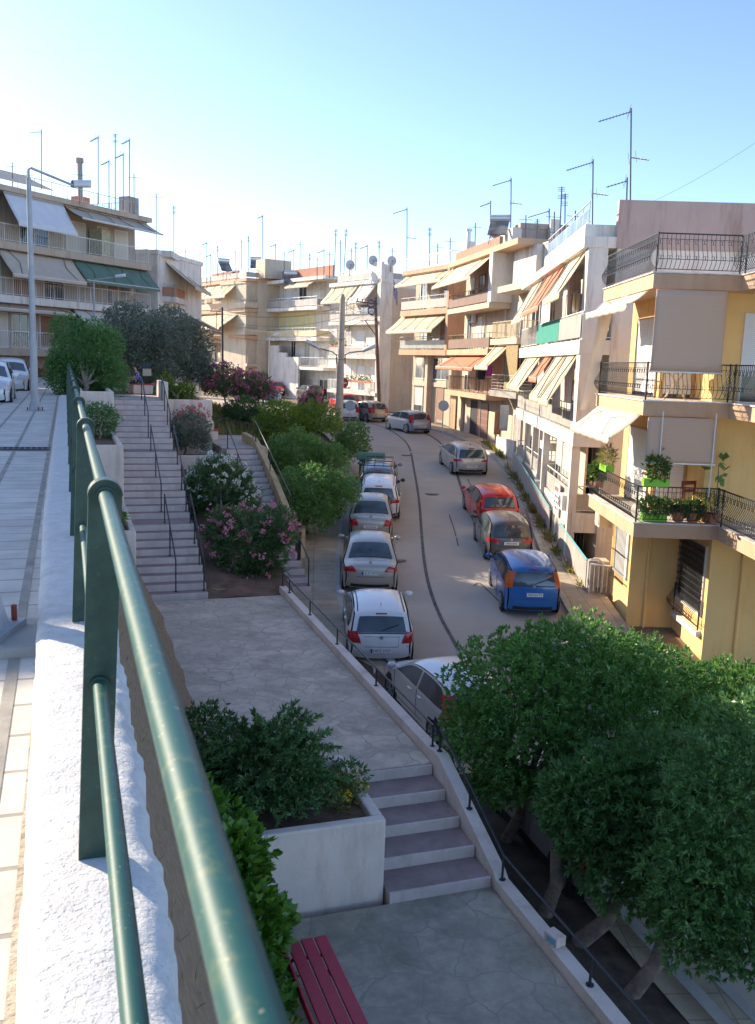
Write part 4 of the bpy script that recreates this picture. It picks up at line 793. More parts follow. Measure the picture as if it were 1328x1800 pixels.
# near trees over the planting strip
def ell(px, py, Y, rx, ry, rz, n):
    k = 1.12 if 9 < Y < 16 and px > 800 else 1.0
    return (PY(px, py, Y), (rx * k, ry * k, rz * k), int(n * k * k * (1.15 if k > 1 else 1)))
tb = [W(12.6, 6.8, -7.85), W(10.7, 6.5, -7.9), W(10.0, 6.65, -7.95), W(8.9, 6.75, -8.0)]
g_near = 'trees in the strip beside the short steps'
tree('tree', 'rounded glossy green tree nearest the silver car, left of the near trees', tb[0],
     [ell(905, 1215, 14.2, .95, 1.0, .85, 820), ell(1010, 1175, 14.6, 1.05, 1.0, .8, 950), ell(950, 1320, 13.8, .95, 1.0, .75, 700), ell(840, 1290, 14.0, .5, .7, .55, 330), ell(1095, 1190, 15.0, .85, .9, .65, 600), ell(1175, 1215, 15.4, .8, .9, .6, 560), ell(1060, 1290, 14.4, .8, .9, .7, 520), ell(880, 1375, 13.7, .45, .5, .35, 220)], .09, ml_pitto, .09, tb[0] + Vector((.25, -.1, 1.15)), 9, .3, g_near, rnd=.62, inner=.68)
tree('tree', 'dense dark tree with two curved trunks in the middle of the near strip', tb[1],
     [ell(1075, 1420, 12.3, .9, .9, .8, 760), ell(1160, 1380, 12.6, .8, .9, .75, 600), ell(1110, 1520, 11.9, .75, .8, .6, 480), ell(1005, 1410, 12.2, .45, .5, .5, 260)], .1, ml_pitto2, .1, tb[1] + Vector((.1, .05, 1.0)), 9, .3, g_near, rnd=.62, inner=.68)
t2 = tree('tree', 'leaning bare-stemmed tree beneath the dark crowns, third along the near strip', tb[2],
     [ell(1215, 1480, 11.6, .8, .9, .75, 600), ell(1190, 1540, 11.4, .6, .7, .5, 380)], .1, ml_pitto2, .11, tb[2] + Vector((.55, .1, .75)), 9, .3, g_near, rnd=.62, inner=.68)
tree('tree', 'large shady tree cut by the right edge of the photo', tb[3],
     [ell(1290, 1420, 10.9, .9, .9, .85, 800), ell(1260, 1560, 10.3, .8, .8, .7, 620), ell(1330, 1640, 9.9, .6, .7, .55, 420), ell(1345, 1330, 11.4, .9, .9, .75, 600), ell(1220, 1640, 10.2, .42, .5, .35, 200)], .088, ml_pitto2, .10, tb[3] + Vector((.5, .25, .95)), 9, .3, g_near, rnd=.62, inner=.68)
tree('tree', 'sunlit tree at the right edge in front of the yellow house', PY(1345, 1600, 16) * 1.0 + Vector((.4, 0, -.0)),
     [ell(1290, 1245, 15.6, .85, .9, .75, 620), ell(1345, 1300, 15.4, .9, .9, .8, 620), ell(1225, 1300, 15.3, .7, .8, .6, 420)], .105, ml_pitto, .1, None, 9, .3, g_near, rnd=.62, inner=.68)
# middle trees between the side stairs and the pavement
g_mid = 'trees along the park pavement'
def mid_tree(label, X, Y, lobes, mat, size=.11):
    b = Vector((X, Y, zroad(Y) + .3)); return tree('tree', label, b, lobes, size, mat, .11, b + Vector((0, 0, 1.1)), 6, .36, g_mid)
ml_mid = leaf_mat('pavement_tree_leaves', (.10, .22, .06), (.25, .42, .12), .42, .4, (.16, .32, .08))
mid_tree('dark green rounded tree above the parked motorcycle, nearest of the pavement trees', -2.75, 34.2, [ell(548, 868, 34, 1.45, 1.35, 1.15, 2600), ell(598, 862, 34.2, .8, .9, .75, 700), ell(540, 905, 33.8, 1.1, 1.1, .7, 1000)], ml_mid, .095)
mid_tree('rounded green tree second from the motorcycle along the park pavement', -3.3, 38.8, [ell(525, 800, 38.8, 1.45, 1.3, 1.1, 2500), ell(580, 808, 38.6, .85, .9, .75, 700), ell(480, 815, 39, .75, .9, .9, 700)], ml_mid, .095)
mid_tree('tree with yellow-green lit top beside the concrete pole', -4.2, 44, [ell(500, 742, 44, 1.5, 1.3, 1.05, 2000), ell(558, 740, 44.4, 1.2, 1.1, .95, 1400), ell(465, 775, 44, .8, .9, .75, 600)], leaf_mat('sun_tinted_leaves', (.10, .20, .03), (.28, .40, .06), .45, .4, (.25, .36, .035)), .1)  # yellower leaf colour has the sunlight on this crown painted in
mid_tree('smaller tree reaching over the pavement just right of the concrete pole', -2.2, 46, [ell(622, 775, 46, .85, 1, 1.05, 1000), ell(604, 790, 46, .7, .8, .8, 500)], ml_mid, .1)
# shrubs of the stair park
def shrub(label, base, lobes, size, mat, name='shrub', rays=5, aspect=.3, r=.05, **k):
    return tree(name, label, base, lobes, size, mat, r, None, rays, aspect, k.pop('group', None), 'shrub', m_barkg, trunkname='stems', **k)
b = W(25.7, 5.0, -6.1); L = [ell(440, 965, 26.2, 1.05, 1.0, 1.1, 900), ell(395, 930, 26.6, .6, .8, .6, 350), ell(485, 935, 26.3, .6, .8, .75, 400), ell(440, 1010, 25.9, 1.0, .7, .55, 420)]
s = shrub('tall oleander with clusters of pink flowers at the foot of the stairs', b, L, .17, ml_olean, 'oleander', 6, .17); flowers(s, b, L, 110, .06, ml_pink, 10)
b = W(29.2, 4.7, -5.4); L = [ell(385, 850, 30.4, 1.05, 1.0, .9, 850), ell(350, 880, 30.2, .6, .8, .9, 420), ell(425, 885, 30.2, .6, .8, .8, 400)]
s = shrub('oleander with white flowers behind the pink one beside the long stairs', b, L, .17, ml_olean, 'oleander', 6, .17); flowers(s, b, L, 130, .055, ml_whitef, 8)
b = W(36.5, 4.4, -3.9); L = [ell(335, 757, 36.1, .85, .7, .85, 900), ell(340, 775, 36.0, .75, .6, .5, 400)]
s = shrub('rounded shrub with red blossom on its crown in the middle planter', b, L, .1, ml_olive, 'flowering_shrub', 5, .3); flowers(s, b, [(PY(343, 735, 36.0), (.6, .5, .45), 1)], 45, .05, ml_redf, 5, .1)
b = W(31, 1.0, -2.75); shrub('clipped round green shrub in the planter halfway up the stairs', b, [ell(172, 735, 30.6, .75, .6, .55, 700), ell(168, 758, 30.5, .6, .5, .35, 250)], .085, ml_pitto2, r=.04)
b = W(36.2, .7, -1.4); shrub('big rounded dark green shrub overhanging the head of the long stairs', b, [ell(145, 660, 35.6, 1.35, .9, .9, 1500), ell(195, 665, 35.8, .7, .8, .8, 700), ell(105, 655, 36, .6, .8, .9, 600), ell(150, 630, 36, 1.35, 1.2, 1.25, 2600), ell(118, 580, 36.5, .7, .9, .65, 500), ell(185, 605, 36.5, .8, .9, .8, 600), ell(165, 590, 37, .8, 1, .7, 500), ell(140, 690, 35.6, 1.1, .7, .4, 400)], .1, ml_pitto2, r=.09)
b = W(44.5, 1.9, -1.9); shrub('broad grey-green olive shrub behind the seated person', b, [ell(225, 640, 43.5, 1.3, 1.1, 1.1, 1400), ell(270, 650, 44, 1.2, 1.1, 1.0, 1200), ell(245, 600, 44, 1.7, 1.5, 1.35, 2600), ell(225, 560, 45, 1.2, 1.2, .8, 800), ell(290, 600, 44.5, 1.3, 1.3, 1.4, 1000), ell(215, 645, 43, 1.0, .9, .9, 500)], .12, ml_olive, r=.12)
b = W(47.5, 3.8, -2); shrub('right half of the grey-green thicket, rounded and tallest beside the cream houses', b, [ell(320, 650, 46.5, 1.4, 1.2, 1.1, 1500), ell(330, 615, 47.5, 1.3, 1.3, 1.7, 2400), ell(300, 570, 48, 1.1, 1.2, 1.0, 700), ell(350, 650, 47, .8, 1, 1.1, 500)], .12, ml_olive, r=.12)
b = W(39.3, 4.4, -1.9); shrub('yellow-green leafy shrub on the white garden wall', b, [ell(290, 680, 40.2, .35, .4, .55, 160), ell(305, 690, 40.2, .5, .4, .3, 160), ell(325, 688, 40.5, .45, .4, .4, 150)], .16, ml_yelgreen, r=.03, rays=4)
for lab, (px, py, Y), r_, fl in (('dusky pink oleander left of the pair above the dry bank', (395, 672, 47), (1.0, 1.0, .9), ml_magenta), ('bright pink oleander right of the pair beside the red car', (448, 682, 48), (.95, 1.0, .85), ml_magenta), ('green oleander below the pink pair, with few flowers', (430, 720, 46), (1.0, .9, .6), ml_pink), ('pale mauve oleander beside the red hatchback at the junction', (548, 712, 60), (.65, .7, .9), ml_pink)):
    c = PY(px, py, Y); b = Vector((c.x, c.y, c.z - r_[2] - .5)); L = [(c, r_, 700), (c + Vector((.5, .1, -.3)), tuple(x * .7 for x in r_), 300), (c + Vector((-.5, .1, -.25)), tuple(x * .7 for x in r_), 300)]
    s = shrub(lab, b, L, .14, ml_olean, 'oleander', 5, .2, .05); flowers(s, b, L, 15 if 'few' in lab else 130, .07, fl, 7)
# near planter: feathery bush, yellow flowers
b = W(11.7, 2.7, -6.1); P = []; N = []
rt = empty('shrub', b, A19, 'feathery dark green bush spreading over the big white planter', 'shrub'); mbs = MB()
for i in range(380):
    a = random.uniform(0, 6.28); el = random.uniform(-.12, 1.35); Ln = random.uniform(.5, 1.15) * (1.12 if el > .5 else 1) * (1 + .15 * math.sin(3 * a)); d = Vector((math.cos(a) * math.cos(el), math.sin(a) * math.cos(el) * .8, math.sin(el) * .95)); o_ = Vector((random.uniform(-.3, .3) - .25, random.uniform(-.35, .35), .12))
    pts = [o_ + d * Ln * t_ + Vector((0, 0, .32 * math.sin(t_ * 2.2) - .26 * t_ * t_)) for t_ in (0, .2, .4, .6, .8, 1)]
    if i % 2 == 0: mbs.tube(pts, [.012, .01, .008, .006, .004, .003], 4, False)
    for k in range(5):
        for j in range(9):
            q = pts[k].lerp(pts[k + 1], j / 9); P.append(q); N.append((pts[k + 1] - pts[k]).normalized())
mbs.build('stems', m_bark, rt); leaf_mesh('foliage', np.array(P), np.array(N), .085, ml_fir, rt, .3, .75, .35, 4)
b = W(11.3, 3.5, -6.1); rt = empty('flower_clump', b, 0, 'low clump of yellow flowers in the corner of the big white planter', 'flowers')
leafball(rt, (0, .25, .05), .3, .5, .18, 260, .09, ml_weed, 'foliage', 3, .25); leafball(rt, (.1, .55, .18), .28, .4, .2, 200, .08, ml_fir, 'leaves', 3, .3); flowers(rt, (0, 0, 0), [((.05, .3, .08), (.28, .4, .2), 1)], 34, .03, ml_yelf, 3, .3)
b = W(9.9, 1.5, -6.9); L = [(W(10.0, 1.55, -5.9), (.6, .75, .65), 700), (W(9.2, 1.7, -6.3), (.55, .65, .55), 560), (W(8.6, 1.75, -6.75), (.42, .6, .4), 300), (W(10.4, 1.3, -5.35), (.35, .4, .35), 160)]
shrub('leafy bright green shrub behind the head of the red bench', b, L, .13, ml_broad, rays=4, aspect=.55)
b = W(7.9, 1.7, -7.0); shrub('low yellowish weeds behind the white edging wall', b, [(W(7.9, 1.75, -6.9), (.35, .6, .25), 160)], .12, ml_weed, rays=3)
b = W(12.6, 1.6, -6.2); shrub('small bush at the back of the big white planter', b, [(W(13.0, 1.9, -5.55), (.45, .45, .45), 320)], .09, ml_fir, rays=5)
for u, v, z, lab in ((23.7, .95, -4.4, 'spiky green plants in the lowest stair planter'), (28.6, .8, -3.9, 'leafy sprig rising behind the second railing post')):
    b = W(u, v, z); shrub(lab, b, [(b + Vector((0, 0, .3)), (.35, .5, .35), 90)], .2, ml_broad, rays=4, aspect=.2)
# grass and weeds: stuff
P = []; N = []
for i in range(2600):
    u = random.uniform(-1, 23); v = random.uniform(.3, 2.05); P.append(W(u, v, bank(u, v))); N.append((random.gauss(0, .4), random.gauss(0, .4), 1))
o = leaf_mesh('dry_grass', np.array(P), np.array(N), .055, ml_weed, None, .08, .4, .5, 3); tag(o, 'dry grass on the bank under the parapet', 'grass', kind='stuff')
P = []; N = []
for i in range(2600):
    a, b_ = random.random(), random.random(); p = W(42 + 20 * a, 5.7 + 6 * b_, ubank(42 + 20 * a, 5.7 + 6 * b_)); P.append(p); N.append((random.gauss(0, .4), random.gauss(0, .4), 1))
o = leaf_mesh('tall_weeds', np.array(P), np.array(N), .4, ml_weed, None, .1, .4, .5, 4); tag(o, 'pale dry weeds on the upper bank below the oleanders', 'weeds', kind='stuff')
P = []; N = []
for (x0, y0_, x1, y1_, n) in ((6.75, 28.5, 6.85, 47, 300), (7.0, 50, 6.6, 56, 160)):
    for i in range(n):
        t_ = random.random() ** .8; t_ = round(t_ * 9) / 9 + random.gauss(0, .02); y = y0_ + (y1_ - y0_) * t_; P.append((x0 + (x1 - x0) * t_ - random.uniform(0, .22), y, zroad(y) + .12)); N.append((random.gauss(-.3, .4), random.gauss(0, .4), 1))
o = leaf_mesh('kerb_weeds', np.array(P), np.array(N), .28, ml_weed, None, .14, .5, .5, 3); tag(o, 'weeds growing at the foot of the house fences', 'weeds', kind='stuff')
# pot plants of the yellow house balcony (first floor)
zb = 7.6 - 3.79
for x, y, r_, h, lab, cm in ((.42, -.12, .32, .5, 'bushy orange-flowered plant in a green trough on the yellow house balcony rail', m_plastg), (.55, .22, .42, .3, 'spreading plant in a lime trough on the yellow house balcony floor', m_plastg), (1.95, .25, .38, .55, 'spiky plant in a terracotta pot at the balcony corner of the yellow house', m_terra), (1.2, .3, .2, .25, 'small bare plant in a round terracotta pot on the yellow house balcony', m_terra), (1.55, .22, .26, .3, 'plant in a wide terracotta bowl on the yellow house balcony', m_terra)):
    hi = 'rail' in lab; z_ = zb + (.95 if hi else .02); c = B1.at(x, y, z_); rt = empty('potted_plant', c, 0, lab, 'potted plant')
    (MB().box(-.32, .32, -.1, .1, 0, .2) if cm is m_plastg else MB().cyl((0, 0, 0), .13, .26, 14, r2=.19)).build('pot', cm, rt, bevel=.01)
    leafball(rt, (0, 0, .2 + h * .55), r_, r_ * .8, h * .75, 170, .11, ml_pot if 'spiky' not in lab else ml_broad, rays=4, aspect=.5 if 'spiky' not in lab else .14)
    if 'orange' in lab: flowers(rt, (0, 0, 0), [((0, 0, .25), (.3, .2, .2), 1)], 20, .03, leaf_mat('orange_petals', (.7, .2, .02), (.8, .35, .05)), 3, -.5)
for y, lab in ((3.6, 'orange grassy plant in a green trough at the far end of the yellow house railing'), (4.7, 'leafy climbing plant at the far corner of the yellow house balcony')):
    c = B1.at(.1, y, zb + (.9 if y < 4 else .3)); rt = empty('potted_plant', c, 0, lab, 'potted plant'); MB().box(-.12, .12, -.4, .4, 0, .18).build('pot', m_plastg if y < 4 else m_terra, rt)
    leafball(rt, (0, 0, .4), .18, .4, .3, 140, .16, ml_weed if y < 4 else ml_pot, rays=4, aspect=.12 if y < 4 else .5)
c = B1.at(2.05, .1, zb + .02); rt = empty('potted_plant', c, 0, 'tall plant with big dark leaves beside the right blind pole', 'potted plant'); MB().cyl((0, 0, 0), .13, .26, 14, r2=.18).build('pot', m_terra, rt); MB().tube([(0, 0, .2), (.02, 0, 1.1), (.0, 0, 1.5)], .012, 5).build('stem', m_bark, rt); leafball(rt, (0, 0, 1.4), .2, .2, .35, 14, .26, ml_pitto2, rays=1, aspect=.7)
# ================================================================ VEHICLES
m_tyre = M('tyre_rubber', (.02, .02, .02), .8, .2, 8); m_rim = M('alloy_rim', (.45, .45, .46), .35, .1, 6, metal=.7); m_blk = M('black_plastic', (.025, .025, .027), .5, .2, 6)
m_cglass = glass_mat('car_glass', (.05, .068, .08), .03); m_red = M('red_lens', (.42, .012, .02), .15, .2, 12, spec=.7); m_clear = M('clear_lens', (.55, .55, .56), .12, .15, 14, spec=.8); m_orange = M('orange_lens', (.6, .12, .02), .2, .1, 9)
m_plate = M('plate_white', (.75, .75, .72), .5, .04); m_pblue = M('plate_blue', (.02, .06, .35), .5, .05); m_pgrey = M('plate_faded', (.4, .4, .39), .6, .25, 30); m_ptxt = M('plate_ink', (.02, .02, .025), .6, .1)
def paint(name, col, metal=.0, rough=.28): return M(name, col, rough, .04, .9, metal=metal, coat=.6)
PR_HATCH = [(.12, .2), (.02, .42), (0, .64), (.05, .92), (.3, 1.33), (.46, 1.44), (1.2, 1.5), (2.0, 1.46), (2.42, 1.36), (3.1, .98), (3.45, .9), (3.8, .76), (3.97, .6), (4.0, .42), (3.9, .2)]
PR_BOX = [(.1, .2), (.02, .42), (0, .66), (.03, .98), (.16, 1.42), (.34, 1.54), (1.2, 1.6), (2.1, 1.56), (2.5, 1.46), (3.12, 1.04), (3.45, .96), (3.85, .82), (3.97, .64), (4.0, .42), (3.9, .2)]
PR_SEDAN = [(.14, .2), (.03, .42), (0, .66), (.07, .92), (.3, .99), (.7, 1.02), (1.35, 1.36), (1.85, 1.43), (2.45, 1.42), (2.78, 1.34), (3.4, .98), (3.85, .88), (4.2, .72), (4.3, .45), (4.18, .2)]
class Car:
    def __init__(s, prof, L, Wd, H, tumble=.76):
        pl = max(p[0] for p in prof); ph = max(p[1] for p in prof); s.L, s.W, s.H = L, Wd, H
        s.p = [Vector((p[0] * L / pl, p[1] * (H / ph if p[1] > .3 else 1))) for p in prof]; s.n = len(s.p); s.tum = tumble; s.belt = .93 * H / 1.48
        s.up = [s.C(i / 8) for i in range(8 * (s.n - 1) + 1)]
    def C(s, t):
        P = [s.p[0] * 2 - s.p[1]] + s.p + [s.p[-1] * 2 - s.p[-2]]; t = min(max(t, 0), s.n - 1 - 1e-6); j = int(t); q = t - j; a, b, c, d = P[j:j + 4]; k = .5
        m1 = (c - a) * k; m2 = (d - b) * k; m1 = m1 * min(1, 1.0 * (c - b).length / (m1.length + 1e-9)); m2 = m2 * min(1, (c - b).length / (m2.length + 1e-9))
        return b * (2 * q ** 3 - 3 * q * q + 1) + m1 * (q ** 3 - 2 * q * q + q) + c * (-2 * q ** 3 + 3 * q * q) + m2 * (q ** 3 - q * q)
    def Hw(s, y, z):
        h = s.W / 2; e = .75
        if y < e: h *= 1 - .17 * ((e - y) / e) ** 2.4
        if y > s.L - 1.0: h *= 1 - .26 * ((y - s.L + 1.0) / 1.0) ** 2.2
        b = s.belt
        if z > b: h *= 1 - (1 - s.tum) * min(1, (z - b) / (s.H - b)) ** .95
        else: h *= 1 - .07 * ((b - .18 - z) / b) ** 2
        return h
    def inw(s, t):
        d = s.C(min(t + .04, s.n - 1)) - s.C(max(t - .04, 0)); d.normalize(); return Vector((d.y, -d.x))    # towards inside
    def T(s, t, b, off=0.0):
        c = s.C(t); n = s.inw(t); g = .075 * abs(b) ** 4 + .02 * b * b; q = c + n * (g - off); x = s.Hw(c.x, c.y) * b
        return Vector((x, q.x, q.y))
    def E(s, t): c = s.C(t) + s.inw(t) * .095; return c
    def S(s, t, k, sg, off=0.0):
        e = s.E(t); yb = min(max(e.x, .14), s.L - .14); z = e.y + (.19 - e.y) * k; y = e.x + (yb - e.x) * min(1, k * 1.6); return Vector((sg * (s.Hw(y, z) + off), y, z))
    def side(s, y, z, sg, off=0.0): return Vector((sg * (s.Hw(y, z) + off), y, z))
    def roofz(s, y):
        best = 0
        for a, b in zip(s.up, s.up[1:]):
            lo, hi = min(a.x, b.x), max(a.x, b.x)
            if lo <= y <= hi and hi > lo: best = max(best, a.y + (b.y - a.y) * (y - a.x) / (b.x - a.x))
        return best
def text_mesh(name, txt, size, mat, parent, M4):
    cu = bpy.data.curves.new(name, 'FONT'); cu.body = txt; cu.size = size; cu.align_x = 'CENTER'; cu.align_y = 'CENTER'; cu.extrude = .001
    to = bpy.data.objects.new(name, cu); COL.objects.link(to); bpy.context.view_layer.update(); dg = bpy.context.evaluated_depsgraph_get(); me = bpy.data.meshes.new_from_object(to.evaluated_get(dg)); bpy.data.objects.remove(to)
    me.transform(M4); me.materials.clear(); me.materials.append(mat); o = bpy.data.objects.new(name, me); COL.objects.link(o); o.parent = parent; return o
def make_car(label, loc, head, prof, L, Wd, H, pm, name='parked_car', tail=(2.2, 3.5), tail_b=.66, rear=(3.12, 4.0), wind=(8.15, 9.0), plate_z=.5, plate=None, tail_mat=None, rails=False, clad=False, roofm=None, sedan=False, wiper=True, rimm=None, far=False, group='cars parked along the street', tall_tail=False, rack=False, slope=True):
    c = Car(prof, L, Wd, H); rt = empty(name, loc, head, label, 'car', group)
    if slope:
        Y = loc[1]; sl_ = (zroad(Y + 3) - zroad(Y - .5)) / 3.5; rt.rotation_euler = (math.atan(sl_) * math.cos(head), 0, head)
    NT_ = 14 if far else 14; N = (c.n - 1) * 5
    mb = MB(); mb.grid(N, 12, lambda a, b: c.T(a * (c.n - 1), b * 2 - 1))
    for sg in (-1, 1):
        if sg > 0: mb.grid(N, 9, lambda a, b: c.S(a * (c.n - 1), b, 1))
        else: mb.grid(9, N, lambda a, b: c.S(b * (c.n - 1), a, -1))
    yb = [.14, L - .14]; mb.add([(-Wd * .46, .3, .2), (Wd * .46, .3, .2), (Wd * .46, L - .4, .2), (-Wd * .46, L - .4, .2)], [(0, 3, 2, 1)])
    body = mb.build('body', pm, rt, smooth=True)
    # glass
    def patch(nm, t0, t1, b0, mat, par, off=.008, taper=.0):
        m = MB(); m.grid(8, 10, lambda a, b: c.T(t0 + (t1 - t0) * a, (b * 2 - 1) * (b0 - taper * a), off)); return m.build(nm, mat, par, smooth=True)
    rw = patch('rear_window', rear[0], rear[1], .86, m_cglass, rt, taper=.04); patch('windscreen', wind[0], wind[1] - .04, .88, m_cglass, rt)
    if not far: patch('window_seal', rear[0] - .09, rear[0] - .02, .84, m_blk, rw, .012)
    y_r = c.C(rear[1]).x + (.12 if not sedan else .3); y_f = c.C(wind[1]).x - .12; ym = (y_r + y_f) * .5 + (.0 if not sedan else .08)
    for sg in (-1, 1):
        for (ya, yb_, sl0, sl1) in ((y_r + .02, ym - .035, .28, 0), (ym + .035, y_f, 0, .62)):
            m = MB(); zb = c.belt + .03
            def f(a, b):
                y = ya + (yb_ - ya) * a; top = c.roofz(min(max(y, c.C(rear[1]).x + .04), y_f + .3)) - .13
                lim = 1e9
                if sl1: lim = zb + max(0.02, (yb_ - y) / .78 * 1.0 * (H - zb))
                if sl0: lim = zb + max(.04, .12 + (y - ya) / sl0 * .3)
                zt = max(zb + .02, min(top, lim)); z = zb + (zt - zb) * b; return c.side(y, z, sg, .006)
            m.grid(8, 5, f) if sg > 0 else m.grid(8, 5, lambda a, b: f(1 - a, b)); m.build('side_window', m_cglass, rt, smooth=True)
        # lamps
        def lamp(nm, t0, t1, b0, ylen, mat, front=False, tall=(tail[1] - tail[0]) > 1.25):
            m = MB()
            def f(a, b):
                t = t0 + (t1 - t0) * a
                if b < .6: bb = b0 + ((1 - b0) * .45 * a ** 1.5 if not front and not tall else 0); return (lambda p: Vector((sg * p.x, p.y, p.z)))(c.T(t, bb + (1 - bb) * b / .6, .012))
                e = c.E(t); q = (b - .6) / .4 * ylen; y = e.x + (-q if front else q); return c.side(y, e.y - (.03 * q / ylen if not front else 0), sg, .01)
            (m.grid(5, 10, f) if (sg > 0) != front else m.grid(5, 10, lambda a, b: f(1 - a, b))); return m.build(nm, mat, rt, smooth=True)
        lamp('taillight', tail[0], tail[1], tail_b, .22, tail_mat or m_red); lamp('headlight', c.n - 4.6 if not sedan else c.n - 3.5, c.n - 3.15 if not sedan else c.n - 2.5, .58, .42, m_clear, True)
        # wheels
        for yw in (.17 * L + .03, L - .2 * L):
            r_ = .305; x0 = sg * (c.Hw(yw, .35) - .17); x1 = sg * (c.Hw(yw, .35) + .012)
            wa = MB(); wa.tube([(sg * (c.Hw(yw, .4) - .01), yw, r_ + .03), (sg * (c.Hw(yw, .4) + .006), yw, r_ + .03)], r_ + .065, 22); wa.build('wheel_arch', m_blk, rt)
            w_ = MB(); w_.tube([(x0, yw, r_), (x0 + (x1 - x0) * .2, yw, r_), (x0 + (x1 - x0) * .85, yw, r_), (x1, yw, r_)], [r_ * .93, r_, r_, r_ * .93], 22); wo = w_.build('wheel', m_tyre, rt, smooth=False)
            w2 = MB(); w2.tube([(x1 - sg * .0, yw, r_), (x1 + sg * .008, yw, r_)], .07, 10)
            for k in range(7):
                a0 = k * 2 * math.pi / 7; d = Vector((0, math.cos(a0), math.sin(a0))); w2.tube([Vector((x1 + sg * .006, yw, r_)) + d * .05, Vector((x1 + sg * .004, yw, r_)) + d * .2], .028, 4)
            w2.tube([Vector((x1 + sg * .004, yw + .2 * math.cos(k * math.pi / 10), r_ + .2 * math.sin(k * math.pi / 10))) for k in range(21)], .022, 4, False); w2.build('rim', rimm or m_rim, wo)
        # mirror, handles, gaps
        ymr = y_f - .02; mm = MB(); mm.sphere((sg * (c.Hw(ymr, c.belt) + .1), ymr, c.belt + .09), .11, .07, .08, 10, 6); mm.build('wing_mirror', pm if not clad else m_blk, rt, smooth=True)
        if not far:
            m = MB()
            for yq in (y_r + .0, ym, y_f + .02): m.tube([c.side(yq, z, sg, .002) for z in (.3, .5, .7, c.belt)], .006, 4, False)
            m.tube([c.side(y_r + (y_f - y_r) * q, .3, sg, .002) for q in (0, .5, 1)], .006, 4, False); m.build('door_gap', m_blk, body)
            for yq in (ym - .25, y_f - .95): p = c.side(yq, c.belt - .12, sg, .0); MB().box(min(p.x, p.x + sg * .03), max(p.x, p.x + sg * .03), yq, yq + .17, c.belt - .14, c.belt - .11).build('door_handle', pm, rt, bevel=.006)
    # rear details
    def rear_y(z): return min(q.x for q in c.up[:40] if abs(q.y - z) < .12) if any(abs(q.y - z) < .12 for q in c.up[:40]) else 0
    yp = rear_y(plate_z) - .012
    pl = MB().box(-.26, .26, yp - .012, yp, plate_z - .055, plate_z + .055).build('number_plate', m_plate, rt)
    if plate:
        MB().box(-.26, -.215, yp - .0145, yp - .012, plate_z - .055, plate_z + .055).build('plate_band', m_pblue, pl)
        text_mesh('plate_text', plate, .1, m_ptxt, pl, Matrix.Translation((.02, yp - .014, plate_z)) @ Matrix.Rotation(R(90), 4, 'X'))
    else:
        m = MB(); m.box(-.2, .2, yp - .0135, yp - .012, plate_z - .03, plate_z + .03); m.build('plate_marks', m_pgrey, pl)
    m = MB(); m.grid(4, 10, lambda a, b: c.T(.15 + .5 * a, (b * 2 - 1) * (.96 if clad else .8), .008)); m.build('bumper_insert', m_blk if clad else pm if rails else m_blk, rt, smooth=True)
    m = MB(); m.tube([c.T(1.75, q, .004) for q in (-.98, -.5, 0, .5, .98)], .006, 4, False); m.tube([c.T(rear[0] - .35, q, .003) for q in (-.62, 0, .62)] + [c.T(1.75, .6, .003)], .006, 4, False); m.build('tailgate_gap', m_blk, body)
    p = c.T((tail[0] + rear[0]) / 2 + .05, 0, .012); MB().cyl((0, p.y, p.z), .045, -.008, 12, 'y').build('badge', m_rim, rt)
    if not sedan: q = c.T(rear[1] + .35, 0, .012); MB().box(-.14, .14, q.y - .015, q.y + .02, q.z - .02, q.z + .012).build('brake_light', m_red, rt)
    if wiper and not sedan: MB().tube([c.T(rear[0] + .08, 0, .03), c.T(rear[0] + .25, .3, .025), c.T(rear[0] + .4, .62, .02)], .012, 4).build('rear_wiper', m_blk, rw)
    if not far: pa = c.T(5.4, 0, 0); MB().tube([pa, pa + Vector((0, -.12, .12))], .008, 4).build('aerial', m_blk, rt)
    if rails:
        for sg in (-1, 1): MB().tube([c.T(t, sg * .9, .012) for t in (5.1, 5.6, 6.2, 7, 7.6)], .016, 4).build('roof_strip', m_blk, rt)
    if clad:
        m = MB(); [m.grid(3, 30, lambda a, b, sg=sg: c.side(.12 + (L - .24) * b, .2 + .16 * (a if sg < 0 else 1 - a), sg, .009)) for sg in (-1, 1)]; m.build('sill_cladding', m_blk, rt)
    if rack:
        m = MB(); y0, y1 = c.C(5).x + .1, c.C(7.4).x
        for y in (y0, (y0 + y1) / 2, y1): m.tube([(-.62, y, H + .04), (.62, y, H + .04)], .025, 4)
        for x in (-.62, -.2, .2, .62): m.tube([(x, y0, H + .06), (x, y1, H + .06)], .02, 4)
        m.build('roof_rack', m_blk, rt)
    return rt
p_white = paint('white_paint', (.74, .74, .74)); p_silver = paint('silver_paint', (.5, .5, .5), .5, .32); p_champ = paint('champagne_paint', (.46, .41, .35), .45, .33); p_gold = paint('pale_gold_paint', (.45, .4, .33), .4, .35)
p_blue = paint('bright_blue_paint', (.015, .14, .42), .1); p_grey = paint('dark_grey_paint', (.12, .115, .115), .4, .3); p_redp = paint('red_paint', (.55, .015, .018)); p_sky = paint('pale_blue_paint', (.38, .45, .53), .4, .33); p_dark = paint('black_paint', (.03, .033, .04)); p_mid = paint('mid_grey_paint', (.2, .21, .22), .4)
lft = 'cars parked on the park side'; rgt = 'cars parked on the house side'; top_ = 'cars parked at the junction'
make_car('white rounded hatchback with dark rear window behind the kerb railing, plate NKZ 3727', PR(669, 1174), R(4), PR_HATCH, 3.95, 1.7, 1.42, p_white, plate='NKZ 3727', plate_z=.46, rails=True, group=lft, tail=(2.15, 3.2), tail_b=.72)
